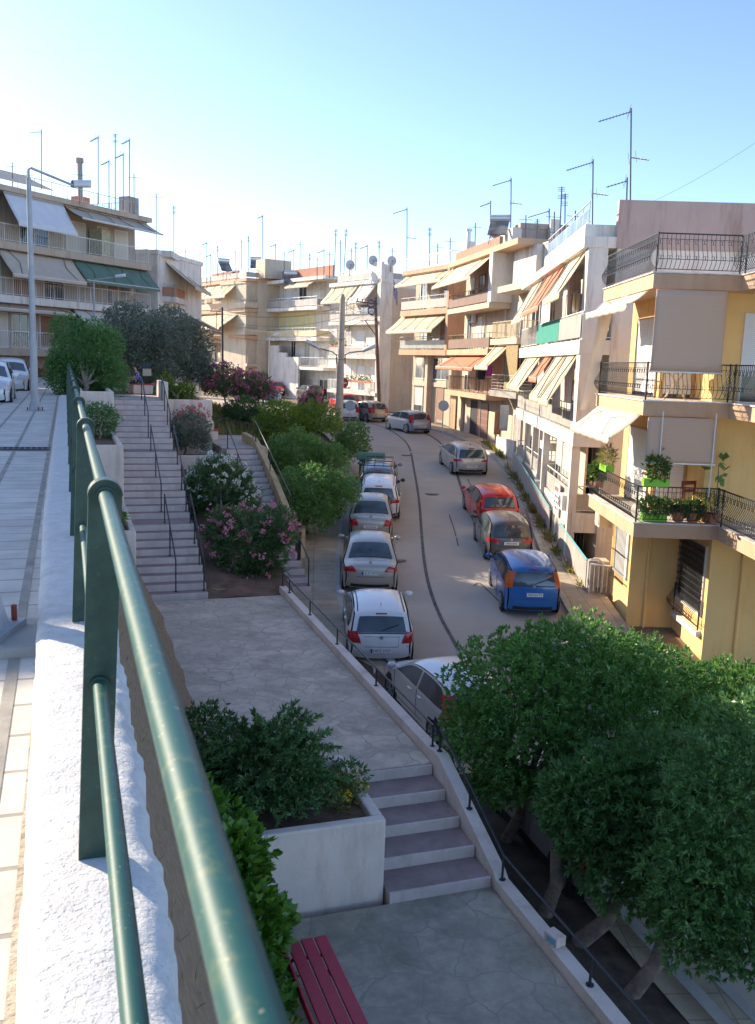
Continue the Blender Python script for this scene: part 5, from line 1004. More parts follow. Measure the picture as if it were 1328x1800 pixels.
make_car('silver hatchback parked beside the terrace kerb, half hidden by the near tree', Vector((2.3, 17.3, zroad(17.3))), R(21), PR_HATCH, 3.85, 1.66, 1.42, paint('pale_silver_paint', (.66, .66, .66), .2, .3), group=lft, tail=(2.4, 4.2), tail_b=.85)
make_car('silver car with black sills glimpsed under the near trees', Vector((4.0, 12.5, zroad(12.5))), R(19), PR_HATCH, 4.0, 1.72, 1.5, p_silver, group=lft, clad=True)
make_car('champagne saloon with triangular red taillights between white hatchback and older saloon', PR(650, 1047), R(1.5), PR_SEDAN, 4.5, 1.74, 1.43, p_champ, plate='LB EY 0773', plate_z=.72, sedan=True, rear=(5.1, 5.95), wind=(9.1, 10.0), tail=(2.35, 3.2), tail_b=.6, group=lft)
make_car('older pale gold saloon with wide red taillights behind the white crossover', PR(651, 956), R(.5), PR_SEDAN, 4.25, 1.66, 1.43, p_gold, sedan=True, rear=(5.1, 5.95), wind=(9.1, 10.0), plate_z=.66, tail=(2.1, 3.3), tail_b=.68, group=lft)
make_car('white crossover with black lower cladding and roof bars', PR(664, 917), R(-1), PR_BOX, 4.15, 1.8, 1.56, p_white, clad=True, rails=True, plate_z=.72, tail=(2.5, 2.95), tail_b=.58, group=lft)
make_car('dark car with a black roof rack beside the green rubbish bin', PR(664, 882), R(-1), PR_BOX, 4.2, 1.72, 1.5, p_mid, rack=True, group=lft)
make_car('bright blue tall hatchback with upright orange-red taillights', PR(936, 1087), R(1), PR_BOX, 4.0, 1.72, 1.54, p_blue, plate='NIO 6172', plate_z=.72, tail=(2.9, 4.3), tail_b=.86, tail_mat=m_orange, group=rgt)
make_car('dark grey hatchback with wide red taillights behind the blue car', PR(897, 991), R(2.5), PR_HATCH, 3.95, 1.7, 1.5, p_grey, plate_z=.74, tail=(2.45, 3.0), tail_b=.52, group=rgt, clad=False)
make_car('bright red hatchback in front of the dark grey one', PR(877, 932), R(5), PR_HATCH, 4.2, 1.76, 1.46, p_redp, plate_z=.6, tail=(2.6, 3.1), tail_b=.74, group=rgt)
make_car('silver hatchback standing alone farthest along the house side', PR(829, 838), R(9), PR_HATCH, 4.05, 1.82, 1.5, p_silver, plate_z=.52, tail=(2.45, 2.95), tail_b=.6, group=rgt)
make_car('dusty grey roof of a car showing above the near hedge trees', Vector((5.9, 18.6, zroad(18.6))), R(15), PR_HATCH, 4.0, 1.7, 1.45, p_mid, group=rgt)
def side_car(label, rear_px, front_px, *a, extra=0., **k):
    r0, f0 = PR(*rear_px), PR(*front_px); d = f0 - r0; make_car(label, r0, math.atan2(-d.x, d.y) + extra, *a, group=top_, far=True, **k)
side_car('pale blue small hatchback on the bend beside the round mirror post', (742, 763), (700, 747), PR_HATCH, 3.85, 1.68, 1.46, p_sky, tail=(2.4, 4.0), tail_b=.86, extra=R(14))
side_car('cream-silver small hatchback before the beige house flank', (668, 743), (629, 731), PR_HATCH, 3.7, 1.66, 1.5, p_champ, extra=R(12))
side_car('white hatchback with a dark rear window behind the concrete pole', (614, 741), (600, 722), PR_HATCH, 3.9, 1.68, 1.46, p_white)
side_car('red hatchback seen from its side at the junction, left of the concrete pole', (618, 725), (568, 712), PR_HATCH, 3.9, 1.7, 1.46, p_redp)
side_car('dark blue car in shadow below the stair wall of the grey house', (556, 706), (520, 697), PR_BOX, 4.1, 1.72, 1.5, p_dark)
side_car('older red car facing the camera beside the dusky oleanders', (474, 692), (505, 703), PR_SEDAN, 4.2, 1.68, 1.4, p_redp, sedan=True, rear=(5.1, 5.95), wind=(9.1, 10.0))
side_car('pale blue car front peeping out behind the pink oleander', (468, 706), (482, 713), PR_HATCH, 3.9, 1.68, 1.46, p_sky)
# upper street: facing the camera
def up_car(label, px, py, extra, *a, **k):
    p = PZ(px, py, ZU - .14); h = A19 + math.pi + extra; f = Vector((-math.sin(h), math.cos(h), 0)); make_car(label, p - f * a[1], h, *a, group='cars parked on the upper street', slope=False, **k)
up_car('white hatchback facing the camera on the upper street behind the lamp post', 12, 693, R(1), PR_HATCH, 3.96, 1.74, 1.46, p_white)
up_car('dark car behind the white hatchback on the upper street', 26, 664, R(0), PR_BOX, 4.3, 1.78, 1.6, p_mid)
up_car('black car farthest along the upper street, beside the clipped shrub', 76, 662, R(-4), PR_HATCH, 4.1, 1.75, 1.5, p_dark)
up_car('white car cut by the left edge of the photo on the upper street', -32, 716, R(1), PR_HATCH, 4.0, 1.74, 1.46, p_white)
# ================================================================ STREET FURNITURE
def stz(u):                                                # height of the long stairs at u
    z = -6.33; q = 23.7
    for i in range(28):
        if u < q: break
        z += .168; q += 1.0 if i + 1 in (9, 19) else .355
    return z
def ssz(u): return -7.0 + .167 * max(0, min(21, math.floor((u - 26.4) / .44) + 1))
# green railing on the parapet
t = NT('green_pipe_paint'); v = t.coord(); n1 = t.noise(v, 26, 6, .75); n2 = t.noise(v, 5, 4, .6)
c = t.mix(t.ramp(n1, (0, 0, 0), (1, 1, 1), .55, .75), (.010, .075, .066), (.13, .16, .08)); c = t.mix(t.ramp(n2, (0, 0, 0), (.35, .35, .35), .5, .7), c, (.012, .07, .045))
n5 = t.noise(v, 140, 2, .5); c = t.mix(t.ramp(n5, (0, 0, 0), (1, 1, 1), .70, .75), c, (.3, .3, .2)); n6 = t.noise(v, 30, 6, .8); c = t.mix(t.ramp(n6, (0, 0, 0), (1, 1, 1), .68, .74), c, (.10, .055, .03)); t.base(c).rough(.5, .0, .3); t.b.inputs['Coat Weight'].default_value = .12; t.bump(n1, .12, .002); m_pipe = t.m
t = NT('green_post_paint'); v = t.coord(); n1 = t.noise(v, 9, 6, .7); n2 = t.noise(v, 40, 4, .6)
t.base(t.mix(t.ramp(n2, (0, 0, 0), (.6, .6, .6), .6, .8), t.ramp(n1, (.008, .035, .026), (.022, .065, .048)), (.10, .11, .085))).rough(.42, .1, .5); t.bump(n2, .15, .002); m_post = t.m
rl = empty('green_railing', W(2.54, .05, -1.43), A19, 'worn green two-pipe railing with rounded flat posts along the parapet', 'railing')
US = [2.54 - 2.47 * 2, 2.54 - 2.47] + [2.54 + 2.46 * k for k in range(13)]
for u in US:
    mb = MB(); h = 1.095; wd = .044; prof = [(-wd, 0)] + [(wd, 0), (wd + .045, h - wd)] + [(.045 + wd * math.cos(a_), h - wd + wd * math.sin(a_)) for a_ in [math.pi * k / 14 for k in range(1, 14)]] + [(.045 - wd, h - wd)]
    du = u - 2.54; mb.extr([(p[0], p[1]) for p in prof], du - .004, du + .004, 'y')
    for sg in (-1, 1): mb.add([(sg * wd, du + .004, 0), (sg * (wd - .005), du + .004, 0), (sg * (wd - .005), du + .045, 0), (sg * wd, du + .045, 0), (sg * wd + .045, du + .004, h - wd), (sg * (wd - .005) + .045, du + .004, h - wd), (sg * (wd - .005) + .045, du + .045, h - wd), (sg * wd + .045, du + .045, h - wd)], [(0, 3, 2, 1), (4, 5, 6, 7), (0, 1, 5, 4), (1, 2, 6, 5), (2, 3, 7, 6), (3, 0, 4, 7)])
    po = mb.build('post', m_post, rl); cu = MB()
    ring = [(.045 + (wd + .002) * math.cos(a_), h - wd + (wd + .002) * math.sin(a_)) for a_ in [math.pi * k / 16 for k in range(17)]]
    cu.v = [(p[0], du - .012, p[1]) for p in ring] + [(p[0], du + .05, p[1]) for p in ring] + [(.045 + (p[0] - .045) * .88, du + .05, h - wd + (p[1] - h + wd) * .88) for p in ring] + [(.045 + (p[0] - .045) * .88, du - .012, h - wd + (p[1] - h + wd) * .88) for p in ring]
    n = 17; cu.f = [(k * n + i, k * n + i + 1, ((k + 1) % 4) * n + i + 1, ((k + 1) % 4) * n + i) for k in range(4) for i in range(n - 1)]; cu.build('post_cap', m_post, po, smooth=False)
    for zz, vv in ((h - wd + .0, .045), (.52, .022)): MB().tube([(vv, du - .02, zz), (vv, du - .008, zz)], .028, 16).build('collar', m_post, po)
a, b = US[0] - 2.54, US[-1] - 2.54
for nm, zz, vv, r_ in (('top_rail', 1.051, .045, .019), ('middle_rail', .52, .022, .0195)):
    rl_ = MB().tube([(vv, a + (b - a) * k / 60, zz + .0015 * math.sin(k * 1.7)) for k in range(61)], r_, 20).build(nm, m_pipe, rl, smooth=True)
# street lamps
m_lamp = M('lamp_post_paint', (.40, .40, .41), .55, .12, 3, stain=.3); m_lhead = M('lamp_head', (.62, .62, .62), .45, .08, 3)
def lamp_head(name, c, d, parent, L=.62):
    d = Vector(d).normalized(); s_ = Vector((-d.y, d.x, 0)).normalized(); mb = MB()
    def P(a, b):
        w_ = .13 * (math.sin(math.pi * min(1, .12 + a * .95)) ** .4); t_ = 2 * math.pi * b; z = math.sin(t_) * (.14 if math.sin(t_) > 0 else .07); return Vector(c) + d * (a * L) + s_ * (w_ * math.cos(t_)) + Vector((0, 0, z + .1 * a))
    mb.grid(10, 16, P); return mb.build(name, m_lhead, parent, smooth=True)
def street_lamp(base, h, arm_to, label, r=.085, flange=True):
    base = Vector(base); rt = empty('street_lamp', base, 0, label, 'street lamp'); q = Vector(arm_to) - base; d = Vector((q.x, q.y, 0)).normalized()
    MB().tube([(0, 0, 0), (0, 0, 1.9), (0, 0, 1.95), (0, 0, h)], [r * 1.18, r * 1.12, r, r * .72], 14).build('pole', m_lamp, rt, smooth=False)
    if flange:
        MB().tube([(0, 0, 0), (0, 0, .03), (0, 0, .35)], [.2, .17, r * 1.1], 12).box(-.2, .2, -.2, .2, -.02, .015).build('base_flange', m_lamp, rt)
        for x in (-.15, .15):
            for y in (-.15, .15): MB().cyl((x, y, .015), .016, .09, 8).build('anchor_bolt', M('rusty_bolt', (.28, .05, .03), .7, .2, 8), rt)
    MB().tube([(0, 0, h - .02), (0, 0, h + .22), Vector((0, 0, h + .27)) + d * .08, q - d * .02], .035, 8).build('arm', m_lamp, rt); o = lamp_head('lamp_head', q - d * .05, d, rt); return rt
lb = PZ(62, 722, ZU); street_lamp((lb.x, lb.y, ZU), 6.15, PY(130, 326, 26.3), 'pale grey street lamp standing on the upper pavement at the left')
l2 = PY(167, 600, 57); street_lamp((l2.x, l2.y, -1.8), PY(167, 492, 57).z + 1.8 - .25, PY(205, 487, 57), 'farther slim street lamp rising behind the green shrub', .075, False)
nb_ = PZ(-40, 1112, ZU + .06); street_lamp((nb_.x, nb_.y, ZU + .08), 6.2, nb_ + Vector((-1.3, .5, 6.4 - nb_.z + ZU)), 'street lamp whose bolted foot shows at the left edge of the pavement', .08)
q = uv_ = (-nb_.x * s19 + nb_.y * c19, nb_.x * c19 + nb_.y * s19); tag(uvbox(MB(), q[0] - .33, q[0] + .26, q[1] - .4, q[1] + .42, ZU - .1, ZU + .06).build('lamp_plinth', m_kerb, bevel=.02), 'low concrete plinth under the bolted lamp foot', 'plinth')
gr = MB(); gq = PZ(26, 790, ZU); g_ = (-gq.x * s19 + gq.y * c19, gq.x * c19 + gq.y * s19); rt = empty('drain_grate', W(g_[0], g_[1], ZU + .006), A19, 'dark drain grate across the upper pavement', 'drain grate')
MB().box(-.75, .52, -.17, .17, 0, .004).build('drain_hole', m_dark, rt); [gr.box(-.75 + .09 * k, -.72 + .09 * k, -.17, .17, .004, .016) for k in range(15)]; gr.box(-.78, .55, .17, .2, 0, .018).box(-.78, .55, -.2, -.17, 0, .018).build('grate_bars', M('grate_iron', (.07, .07, .075), .6, .2, 8, metal=.4), rt)
# concrete pole with two lamps, timber pole with transformer gear
m_cpole = M('pole_concrete', (.45, .38, .31), .9, .12, 2, .2, 40, stain=.3); m_tim = M('pole_timber', (.16, .10, .075), .9, .25, 3, .4, 30)
cb = PR(594, 818, .13); Yc = cb.y; ctop = PY(603, 517, Yc - .1) - cb; rt = empty('concrete_pole', cb, 0, 'thick tapered concrete pole with two street lamps above the pavement trees', 'utility pole')
MB().tube([(0, 0, -.1), (0, 0, .0), tuple(ctop * .97), tuple(ctop)], [.235, .23, .135, .08], 16).build('pole', m_cpole, rt, smooth=True)
for px, py, tx in ((560, 612, 592), (640, 617, 607)):
    e = PY(px, py, Yc - .4) - cb; s_ = PY(tx, 640, Yc) - cb; u_ = PY(tx, 624, Yc) - cb; MB().tube([s_, u_, u_.lerp(e, .25) + Vector((0, 0, .08)), e], .028, 6).build('lamp_arm', m_black, rt); lamp_head('lamp_head', e - (e - u_).normalized() * .05, (e - u_), rt, .72)
for f_ in (.63, .745): p = ctop * f_; MB().tube([p + Vector((.19 * math.cos(k * .63), .19 * math.sin(k * .63), .05 * math.sin(k * .63))) for k in range(11)], .012, 4).build('cable_band', m_black, rt)
wb_ = PR(668, 712); Yw = 76.5; wb_ = PY(668, 706, Yw); wb_.z = -4.1; wt = PY(660, 522, Yw) - wb_; rt = empty('timber_pole', wb_, 0, 'brown timber utility pole with cross arm and cable loops before the white corner block', 'utility pole')
MB().tube([(0, 0, 0), tuple(wt)], [.17, .12], 10).build('pole', m_tim, rt)
MB().tube([wt * .93 + Vector((-1.6, -.1, .25)), wt * .93 + Vector((.2, 0, .1))], .05, 6).build('cross_arm', m_tim, rt); MB().tube([wt * .66, wt * .76 + Vector((-.9, -.3, .3))], .04, 6).build('brace', m_tim, rt)
for k in range(2): MB().tube([wt * (.94 - .06 * k) + Vector((-.35 + .28 * math.cos(a_), -.25, .3 * math.sin(a_))) for a_ in [j * .42 for j in range(16)]], .05, 5).build('cable_coil', M('blue_cable', (.04, .06, .2), .6, .2), rt)
for k in range(4): MB().cyl(tuple(wt * .93 + Vector((-1.5 + .4 * k, -.1, .3 - .03 * k))), .06, .2, 8).build('insulator', m_brown, rt)
db = PY(392, 665, 83); db.z = -3.4; dt = PY(391, 540, 83); rt = empty('dark_pole', db, 0, 'dark thin utility post with a short bracket in front of the cream block', 'utility pole'); MB().tube([(0, 0, 0), dt - db], [.12, .09], 8).build('pole', m_black, rt); MB().tube([dt - db + Vector((-.5, 0, -.4)), dt - db + Vector((-.5, 0, -1.9))], .03, 5).tube([dt - db + Vector((-.5, 0, -.4)), dt - db + Vector((0, 0, -.4))], .03, 5).build('bracket', m_black, rt)
gb = PY(473, 680, 84); gb.z = -3.6; gt = PY(476, 592, 84); street_lamp(gb, gt.z - gb.z - .25, PY(483, 590, 84), 'slim post lamp with a round white head before the pale grey house', .06, False)
# wires
def wire(label, a, b, sag, r=.012, n=14, col=None):
    a, b = Vector(a), Vector(b); tag(MB().tube([a.lerp(b, i / n) - Vector((0, 0, sag * 4 * (i / n) * (1 - i / n))) for i in range(n + 1)], r, 4).build('wire', col or m_wire), label, 'wire')
m_wire = M('grey_cable', (.12, .11, .11), .7, .1)
top_w = wb_ + wt
for k, (lab, ax, ay, aY, q) in enumerate((('highest cable from the timber pole to the dark post', 391, 545, 83, .9), ('second cable from the timber pole towards the dark post', 391, 552, 83, .6), ('third sagging cable left of the timber pole', 391, 563, 83, .9), ('cable from the timber pole to the cream block corner', 440, 580, 93, .7), ('lowest thick cable from the timber pole to the left', 400, 590, 84, 1.0))):
    wire(lab, PY(ax, ay, aY), top_w + Vector((-1.3 + .2 * k, -.1, -.4 - .35 * k)), q, .018)
wire('cable from the timber pole to the peach block upper balcony', top_w + Vector((0, 0, -1.6)), PY(702, 548, 73), .3, .02)
wire('cable from the timber pole to the peach block lower balcony', top_w + Vector((0, 0, -1.9)), PY(700, 600, 73), .3, .014)
wire('cable from the concrete pole to the timber pole', cb + ctop * .96, top_w + Vector((0, 0, -.8)), .5, .012)
wire('faint cable rising to the right above the pinkish wall', PY(1148, 354, 33), PY(1335, 246, 30), .1, .006)
# signs
def sign_post(px, py_base, py_disc, Y, r, label, face, bar=False, z=None, facing=0):
    p = PY(px, py_disc, Y); zb_ = zroad(Y) + .12; rt = empty('road_sign', (p.x, p.y, zb_), 0, label, 'road sign'); h = p.z - zb_
    MB().tube([(0, 0, 0), (0, 0, h + r * .8)], .03, 8).build('post', m_rbar, rt); MB().cyl((0, -.05 if not facing else .05, h), r, -.025, 24, 'y').build('disc', face, rt)
    if bar: MB().box(-r * .7, r * .7, -.085, -.078, h - r * .16, h + r * .16).build('bar', m_plate, rt)
sg1 = PR(778, 767, .12); sign_post(780, 767, 713, sg1.y, .34, 'round grey sign back on a post beside the pale blue hatchback', M('sign_back', (.4, .42, .45), .45, .1, 4, metal=.4))
sign_post(604, 735, 673, 68, .38, 'red no entry sign half hidden behind the concrete pole', M('sign_red', (.6, .02, .03), .45, .04), True)
sign_post(616, 740, 713, 63, .36, 'round grey sign back just right of the concrete pole', M('sign_back', (.4, .42, .45), .45, .1, 4, metal=.4))
# handrails
def handrail(name, pts, label, h=.85, posts=(0, .5, 1), r=.02, mat=None, tail=True, parent=None):
    pts = [Vector(p) for p in pts]; rt = empty(name, pts[0], 0, label, 'handrail'); o = pts[0]; up = Vector((0, 0, h)); seq = [p - o + up for p in pts]
    if tail: d = (seq[-1] - seq[-2]).normalized()
    MB().tube(seq, r, 8).build('rail', mat or m_hand, rt)
    for q in posts:
        k = q * (len(pts) - 1); j = min(int(k), len(pts) - 2); p = pts[j].lerp(pts[j + 1], k - j) - o; MB().tube([p, p + up], r * .95, 6).cyl(p, .05, .012, 8).build('post', mat or m_hand, rt)
    return rt
m_hand = M('dark_handrail', (.035, .04, .05), .45, .2, 6, metal=.2)
secs = ((23.9, 26.75), (27.75, 31.2), (32.15, 35.0)); nm_ = ('lowest', 'middle', 'topmost')
for (a, b), n_ in zip(secs, nm_): handrail('handrail', [W(a, 2.65, stz(a)), W(b, 2.65, stz(b))], n_ + ' of the three dark handrails along the middle of the long stairs')
for (a, b), n_ in zip(secs, nm_): handrail('handrail', [W(a, 3.39, stz(a)), W(b, 3.39, stz(b))], n_ + ' of the three dark handrails on the right side of the long stairs', posts=(0, .33, .67, 1))
handrail('handrail', [W(31, 5.95, ssz(31)), W(35.6, 5.95, ssz(35.6))], 'thin handrail on the left side of the narrow side stairs', posts=(0, .5, 1))
handrail('handrail', [W(29.5, 7.08, -5.25), W(35.6, 7.08, -3.25), W(36.4, 7.08, -3.15)], 'upper handrail on the ochre wall of the side stairs', .75, posts=(0, .28, .58, .9))
handrail('handrail', [W(26.5, 6.95, ssz(26.5)), W(29.3, 6.95, ssz(29.3))], 'lower handrail at the foot of the narrow side stairs', .8, posts=(0, .5, 1))
handrail('handrail', [W(41.7, 6.0, -3.4), W(41.8, 9.5, -3.9)], 'level black rail at the back of the side landing', .75, posts=(0, .5, 1))
kz = lambda u: -6.17 if u > 12.8 else (-6.12 if u > 12.5 else (-6.98 if u < 10.4 else -6.9 + (u - 10.45) * .371))
def low_rail(us, label, h=.36): 
    pts = [W(u, 5.565, kz(u)) for u in us]; handrail('low_handrail', pts, label, h, posts=[k / (len(us) - 1) for k in range(len(us))], r=.019)
low_rail([24.0, 23.2, 21.0, 18.6, 15.9, 13.0], 'low black handrail on the kerb wall of the upper terrace')
low_rail([12.7, 11.5, 10.35, 8.1, 5.6, 3], 'low black handrail beside the short steps and lower terrace')
# red bench
m_rwood = M('red_bench_paint', (.45, .022, .05), .5, .12, 5, .15, 30); bo = W(8.4, 2.55, -7.14); rt = empty('bench', bo, A19 + R(1), 'red slatted bench with black metal legs on the lower terrace', 'bench')
for k in range(3): MB().box(-.235 + .165 * k, -.09 + .165 * k, -1.0, 1.0, .43, .465).build('seat_slat', m_rwood, rt, bevel=.008)
MB().box(-.31, -.275, -1.0, 1.0, .36, .47).build('edge_slat', m_rwood, rt, bevel=.008)
for y in (-.72, .72): MB().tube([(.2, y, .02), (.2, y, .41), (-.24, y, .42), (-.3, y, .3), (-.2, y, .02)], .022, 6).build('leg', m_black, rt)
# green bin, motorcycle, litter bin, hose, box
m_bin = M('bin_green', (.06, .17, .10), .5, .15, 3, stain=.3); p = PR(651, 842); rt = empty('rubbish_container', p, R(2), 'green wheeled rubbish container at the kerb ahead of the parked cars', 'rubbish container')
MB().prism([(-.55, -.42), (.55, -.42), (.55, .42), (-.55, .42)], .18, 1.0).build('tub', m_bin, rt, bevel=.04); mb = MB(); mb.grid(10, 8, lambda a, b: (-.68 + 1.36 * a, .55 * math.cos(math.pi * b), 1.02 + .3 * math.sin(math.pi * b))); mb.build('lid', m_bin, rt, smooth=True); MB().box(-.7, .7, -.5, -.44, .98, 1.08).box(-.7, .7, .44, .5, .98, 1.08).build('rim_bar', m_bin, rt)
for x in (-.45, .45):
    for y in (-.32, .32): MB().cyl((x - .03, y, .09), .09, .06, 12, 'x').build('wheel', m_tyre, rt)
p = PR(590, 917, .13); rt = empty('motorcycle', p, R(-12), 'small motorcycle parked on the park pavement under the tree', 'motorcycle')
for y in (-.62, .62): wo = MB().tube([(0, y + .27 * math.cos(k * .314), .3 + .27 * math.sin(k * .314)) for k in range(21)], .05, 6).build('wheel', m_tyre, rt); MB().tube([(-.02, y, .3), (.02, y, .3)], .12, 10).build('hub', m_rim, wo)
MB().tube([(0, .62, .3), (0, .42, .85), (0, .36, .98)], .035, 6).build('fork', m_rim, rt); MB().tube([(-.34, .3, 1.0), (0, .38, .97), (.34, .3, 1.0)], .02, 6).build('handlebar', m_black, rt); MB().sphere((0, .12, .72), .14, .3, .14).build('fuel_tank', p_redp, rt, smooth=True); MB().sphere((0, -.35, .74), .13, .42, .07).build('saddle', m_blk, rt, smooth=True); MB().box(-.14, .14, -.2, .25, .28, .6).build('engine', m_blk, rt, bevel=.04); MB().box(-.2, .2, -.85, -.55, .78, 1.05).build('top_box', m_blk, rt, bevel=.05)
p = PZ(259, 691, -1.62); rt = empty('litter_bin', p, R(10), 'litter bin with a pale side on a dark post at the head of the stairs', 'litter bin'); MB().tube([(0, 0, 0), (0, 0, .75)], .03, 6).build('post', m_hand, rt); MB().prism([(-.17, -.13), (.17, -.13), (.17, .13), (-.17, .13)], .74, 1.05).build('basket', M('beige_plate', (.5, .45, .36), .7, .1), rt); mb = MB(); mb.grid(6, 8, lambda a, b: (-.2 + .4 * a, .17 * math.cos(math.pi * b), 1.05 + .16 * math.sin(math.pi * b))); mb.build('hood', m_hand, rt, smooth=True)
p = W(24.3, 3.85, -6.28); tag(MB().tube([p + Vector(((.22 + .02 * math.sin(k)) * math.cos(k * .5), (.2 + .02 * math.cos(k * 1.3)) * math.sin(k * .5), .03 + .012 * (k % 5))) for k in range(46)], .013, 5).build('hose', M('yellow_hose', (.45, .36, .08), .5, .1)), 'coiled yellow hose beside the foot of the long stairs', 'hose')
p = W(8.9, 5.56, -6.975); bx = empty('box', p, A19 + R(14), 'small white box with a blue side left on the kerb wall', 'box'); MB().box(-.08, .08, -.11, .11, 0, .13).build('carton', m_white, bx, bevel=.006); MB().box(-.084, -.08, -.09, .06, .03, .1).build('blue_panel', M('pale_blue_print', (.2, .45, .65), .6, .1), bx)
# seat at the head of the stairs with the seated person
sb = PZ(247, 692, -1.62); sb = Vector((sb.x, sb.y + .2, -1.63)); rt = empty('stone_seat', sb, A19, 'white plinth seat with red boards at the head of the stairs', 'bench'); MB().box(-.35, .45, -.25, .25, 0, .38).build('plinth', m_white, rt, bevel=.02); [MB().box(-.4, .5, -.26 + .18 * k, -.11 + .18 * k, .385, .42).build('seat_board', m_rwood, rt) for k in range(3)]
sb2 = W(40.6, 5.98, -3.5); rt = empty('bench', sb2, A19, 'low red-boarded seat against the white wall on the side landing', 'bench'); MB().box(-.2, .2, -1.2, 1.2, 0, .36).build('plinth', m_white, rt); [MB().box(-.24 + .17 * k, -.1 + .17 * k, -1.25, 1.25, .365, .4).build('seat_board', m_rwood, rt) for k in range(3)]
m_skin = M('skin', (.50, .30, .21), .6, .06, 6); m_hair = M('dark_hair', (.03, .02, .018), .7, .2, 20)
t = NT('blue_print_cloth'); v = t.coord(); vo = t.n('ShaderNodeTexVoronoi'); vo.inputs['Scale'].default_value = 11; t.l(v, vo.inputs['Vector']); t.base(t.ramp(vo.outputs['Distance'], (.35, .4, .6), (.03, .045, .24), .25, .45)).rough(.9); m_cloth = t.m
def skin_fig(name, verts, edges, mat, parent, lv=2):
    me = bpy.data.meshes.new(name); me.from_pydata([v[:3] for v in verts], edges, []); o = bpy.data.objects.new(name, me); COL.objects.link(o); o.parent = parent; me.materials.append(mat)
    sk = o.modifiers.new('skin', 'SKIN'); sk.use_smooth_shade = True; lay = me.skin_vertices[0] if me.skin_vertices else None
    if lay is None:
        bm = bmesh.new(); bm.from_mesh(me); bm.verts.layers.skin.verify(); bm.to_mesh(me); bm.free(); lay = me.skin_vertices[0]
    for i, v in enumerate(verts): lay.data[i].radius = (v[3], v[3] if len(v) < 5 else v[4]); lay.data[i].use_root = (i == 0)
    s2 = o.modifiers.new('subdivision', 'SUBSURF'); s2.levels = lv; s2.render_levels = lv; return o
pr_ = empty('person', sb + Vector((-.12, 0, .42)), R(8), 'person in a blue patterned top sitting on the red-boarded seat, leaning forward', 'person', sc=.92)
V = [(0, 0, .09, .12, .15), (-.03, 0, .28, .105, .135), (-.07, 0, .46, .10, .155), (-.11, 0, .56, .05), (-.14, 0, .63, .05), (-.165, 0, .73, .085, .075), (-.16, 0, .80, .085, .075),
     (-.38, .1, .08, .078), (-.44, .11, .02, .06), (-.40, .12, -.2, .05), (-.36, .12, -.38, .036), (-.44, .13, -.40, .034), (-.52, .13, -.405, .024),
     (-.38, -.1, .08, .078), (-.44, -.11, .02, .06), (-.38, -.12, -.2, .05), (-.32, -.12, -.38, .036), (-.40, -.13, -.40, .034), (-.48, -.13, -.405, .024),
     (-.08, .19, .48, .055), (-.18, .23, .28, .042), (-.38, .17, .27, .032), (-.45, .14, .28, .026), (-.08, -.19, .48, .055), (-.18, -.23, .28, .042), (-.36, -.17, .24, .032), (-.43, -.14, .25, .026)]
E_ = [(0, 1), (1, 2), (2, 3), (3, 4), (4, 5), (5, 6), (0, 7), (7, 8), (8, 9), (9, 10), (10, 11), (11, 12), (0, 13), (13, 14), (14, 15), (15, 16), (16, 17), (17, 18), (2, 19), (19, 20), (20, 21), (21, 22), (2, 23), (23, 24), (24, 25), (25, 26)]
for (hx, hy, hz, i0) in ((-.45, .14, .28, 22), (-.43, -.14, .25, 26)):       # fingers
    for k in range(5):
        b0 = len(V); sp_ = (k - 2) * .016; ln = (.05, .07, .075, .07, .055)[k]; V += [(hx - .035, hy + sp_, hz + .004, .010), (hx - .035 - ln * .6, hy + sp_ * 1.2, hz - .01, .008), (hx - .035 - ln, hy + sp_ * 1.2, hz - .035, .007)]; E_ += [(i0, b0), (b0, b0 + 1), (b0 + 1, b0 + 2)]
body = skin_fig('body', V, E_, m_skin, pr_)
skin_fig('top', [(0, 0, .08, .15, .185), (-.03, 0, .28, .13, .16), (-.07, 0, .47, .115, .18), (-.10, 0, .55, .06), (-.08, .19, .48, .072), (-.15, .22, .34, .062), (-.08, -.19, .48, .072), (-.15, -.22, .34, .062)], [(0, 1), (1, 2), (2, 3), (2, 4), (4, 5), (2, 6), (6, 7)], m_cloth, pr_)
skin_fig('shorts', [(.0, 0, .07, .145, .165), (-.2, .09, .085, .098), (-.42, .11, .04, .088), (-.2, -.09, .085, .098), (-.42, -.11, .04, .088)], [(0, 1), (1, 2), (0, 3), (3, 4)], M('dark_shorts', (.03, .035, .06), .9, .1), pr_)
MB().sphere((-.135, 0, .80), .098, .088, .095, 14, 10).build('hair', m_hair, pr_, smooth=True)
for sg in (-1, 1): MB().sphere((-.243, sg * .03, .765), .008, .011, .009, 8, 6).build('eye', m_hair, pr_); MB().sphere((-.16, sg * .082, .755), .018, .008, .026, 8, 6).build('ear', m_skin, pr_, smooth=True); MB().sphere((-.50, sg * .13, -.415), .09, .038, .03, 10, 6).build('shoe', m_black, pr_, smooth=True)
MB().sphere((-.255, 0, .74), .02, .012, .02, 8, 6).build('nose', m_skin, pr_, smooth=True); MB().box(-.245, -.235, -.02, .02, .70, .706).build('mouth', M('lips', (.35, .12, .1), .6, .05), pr_)
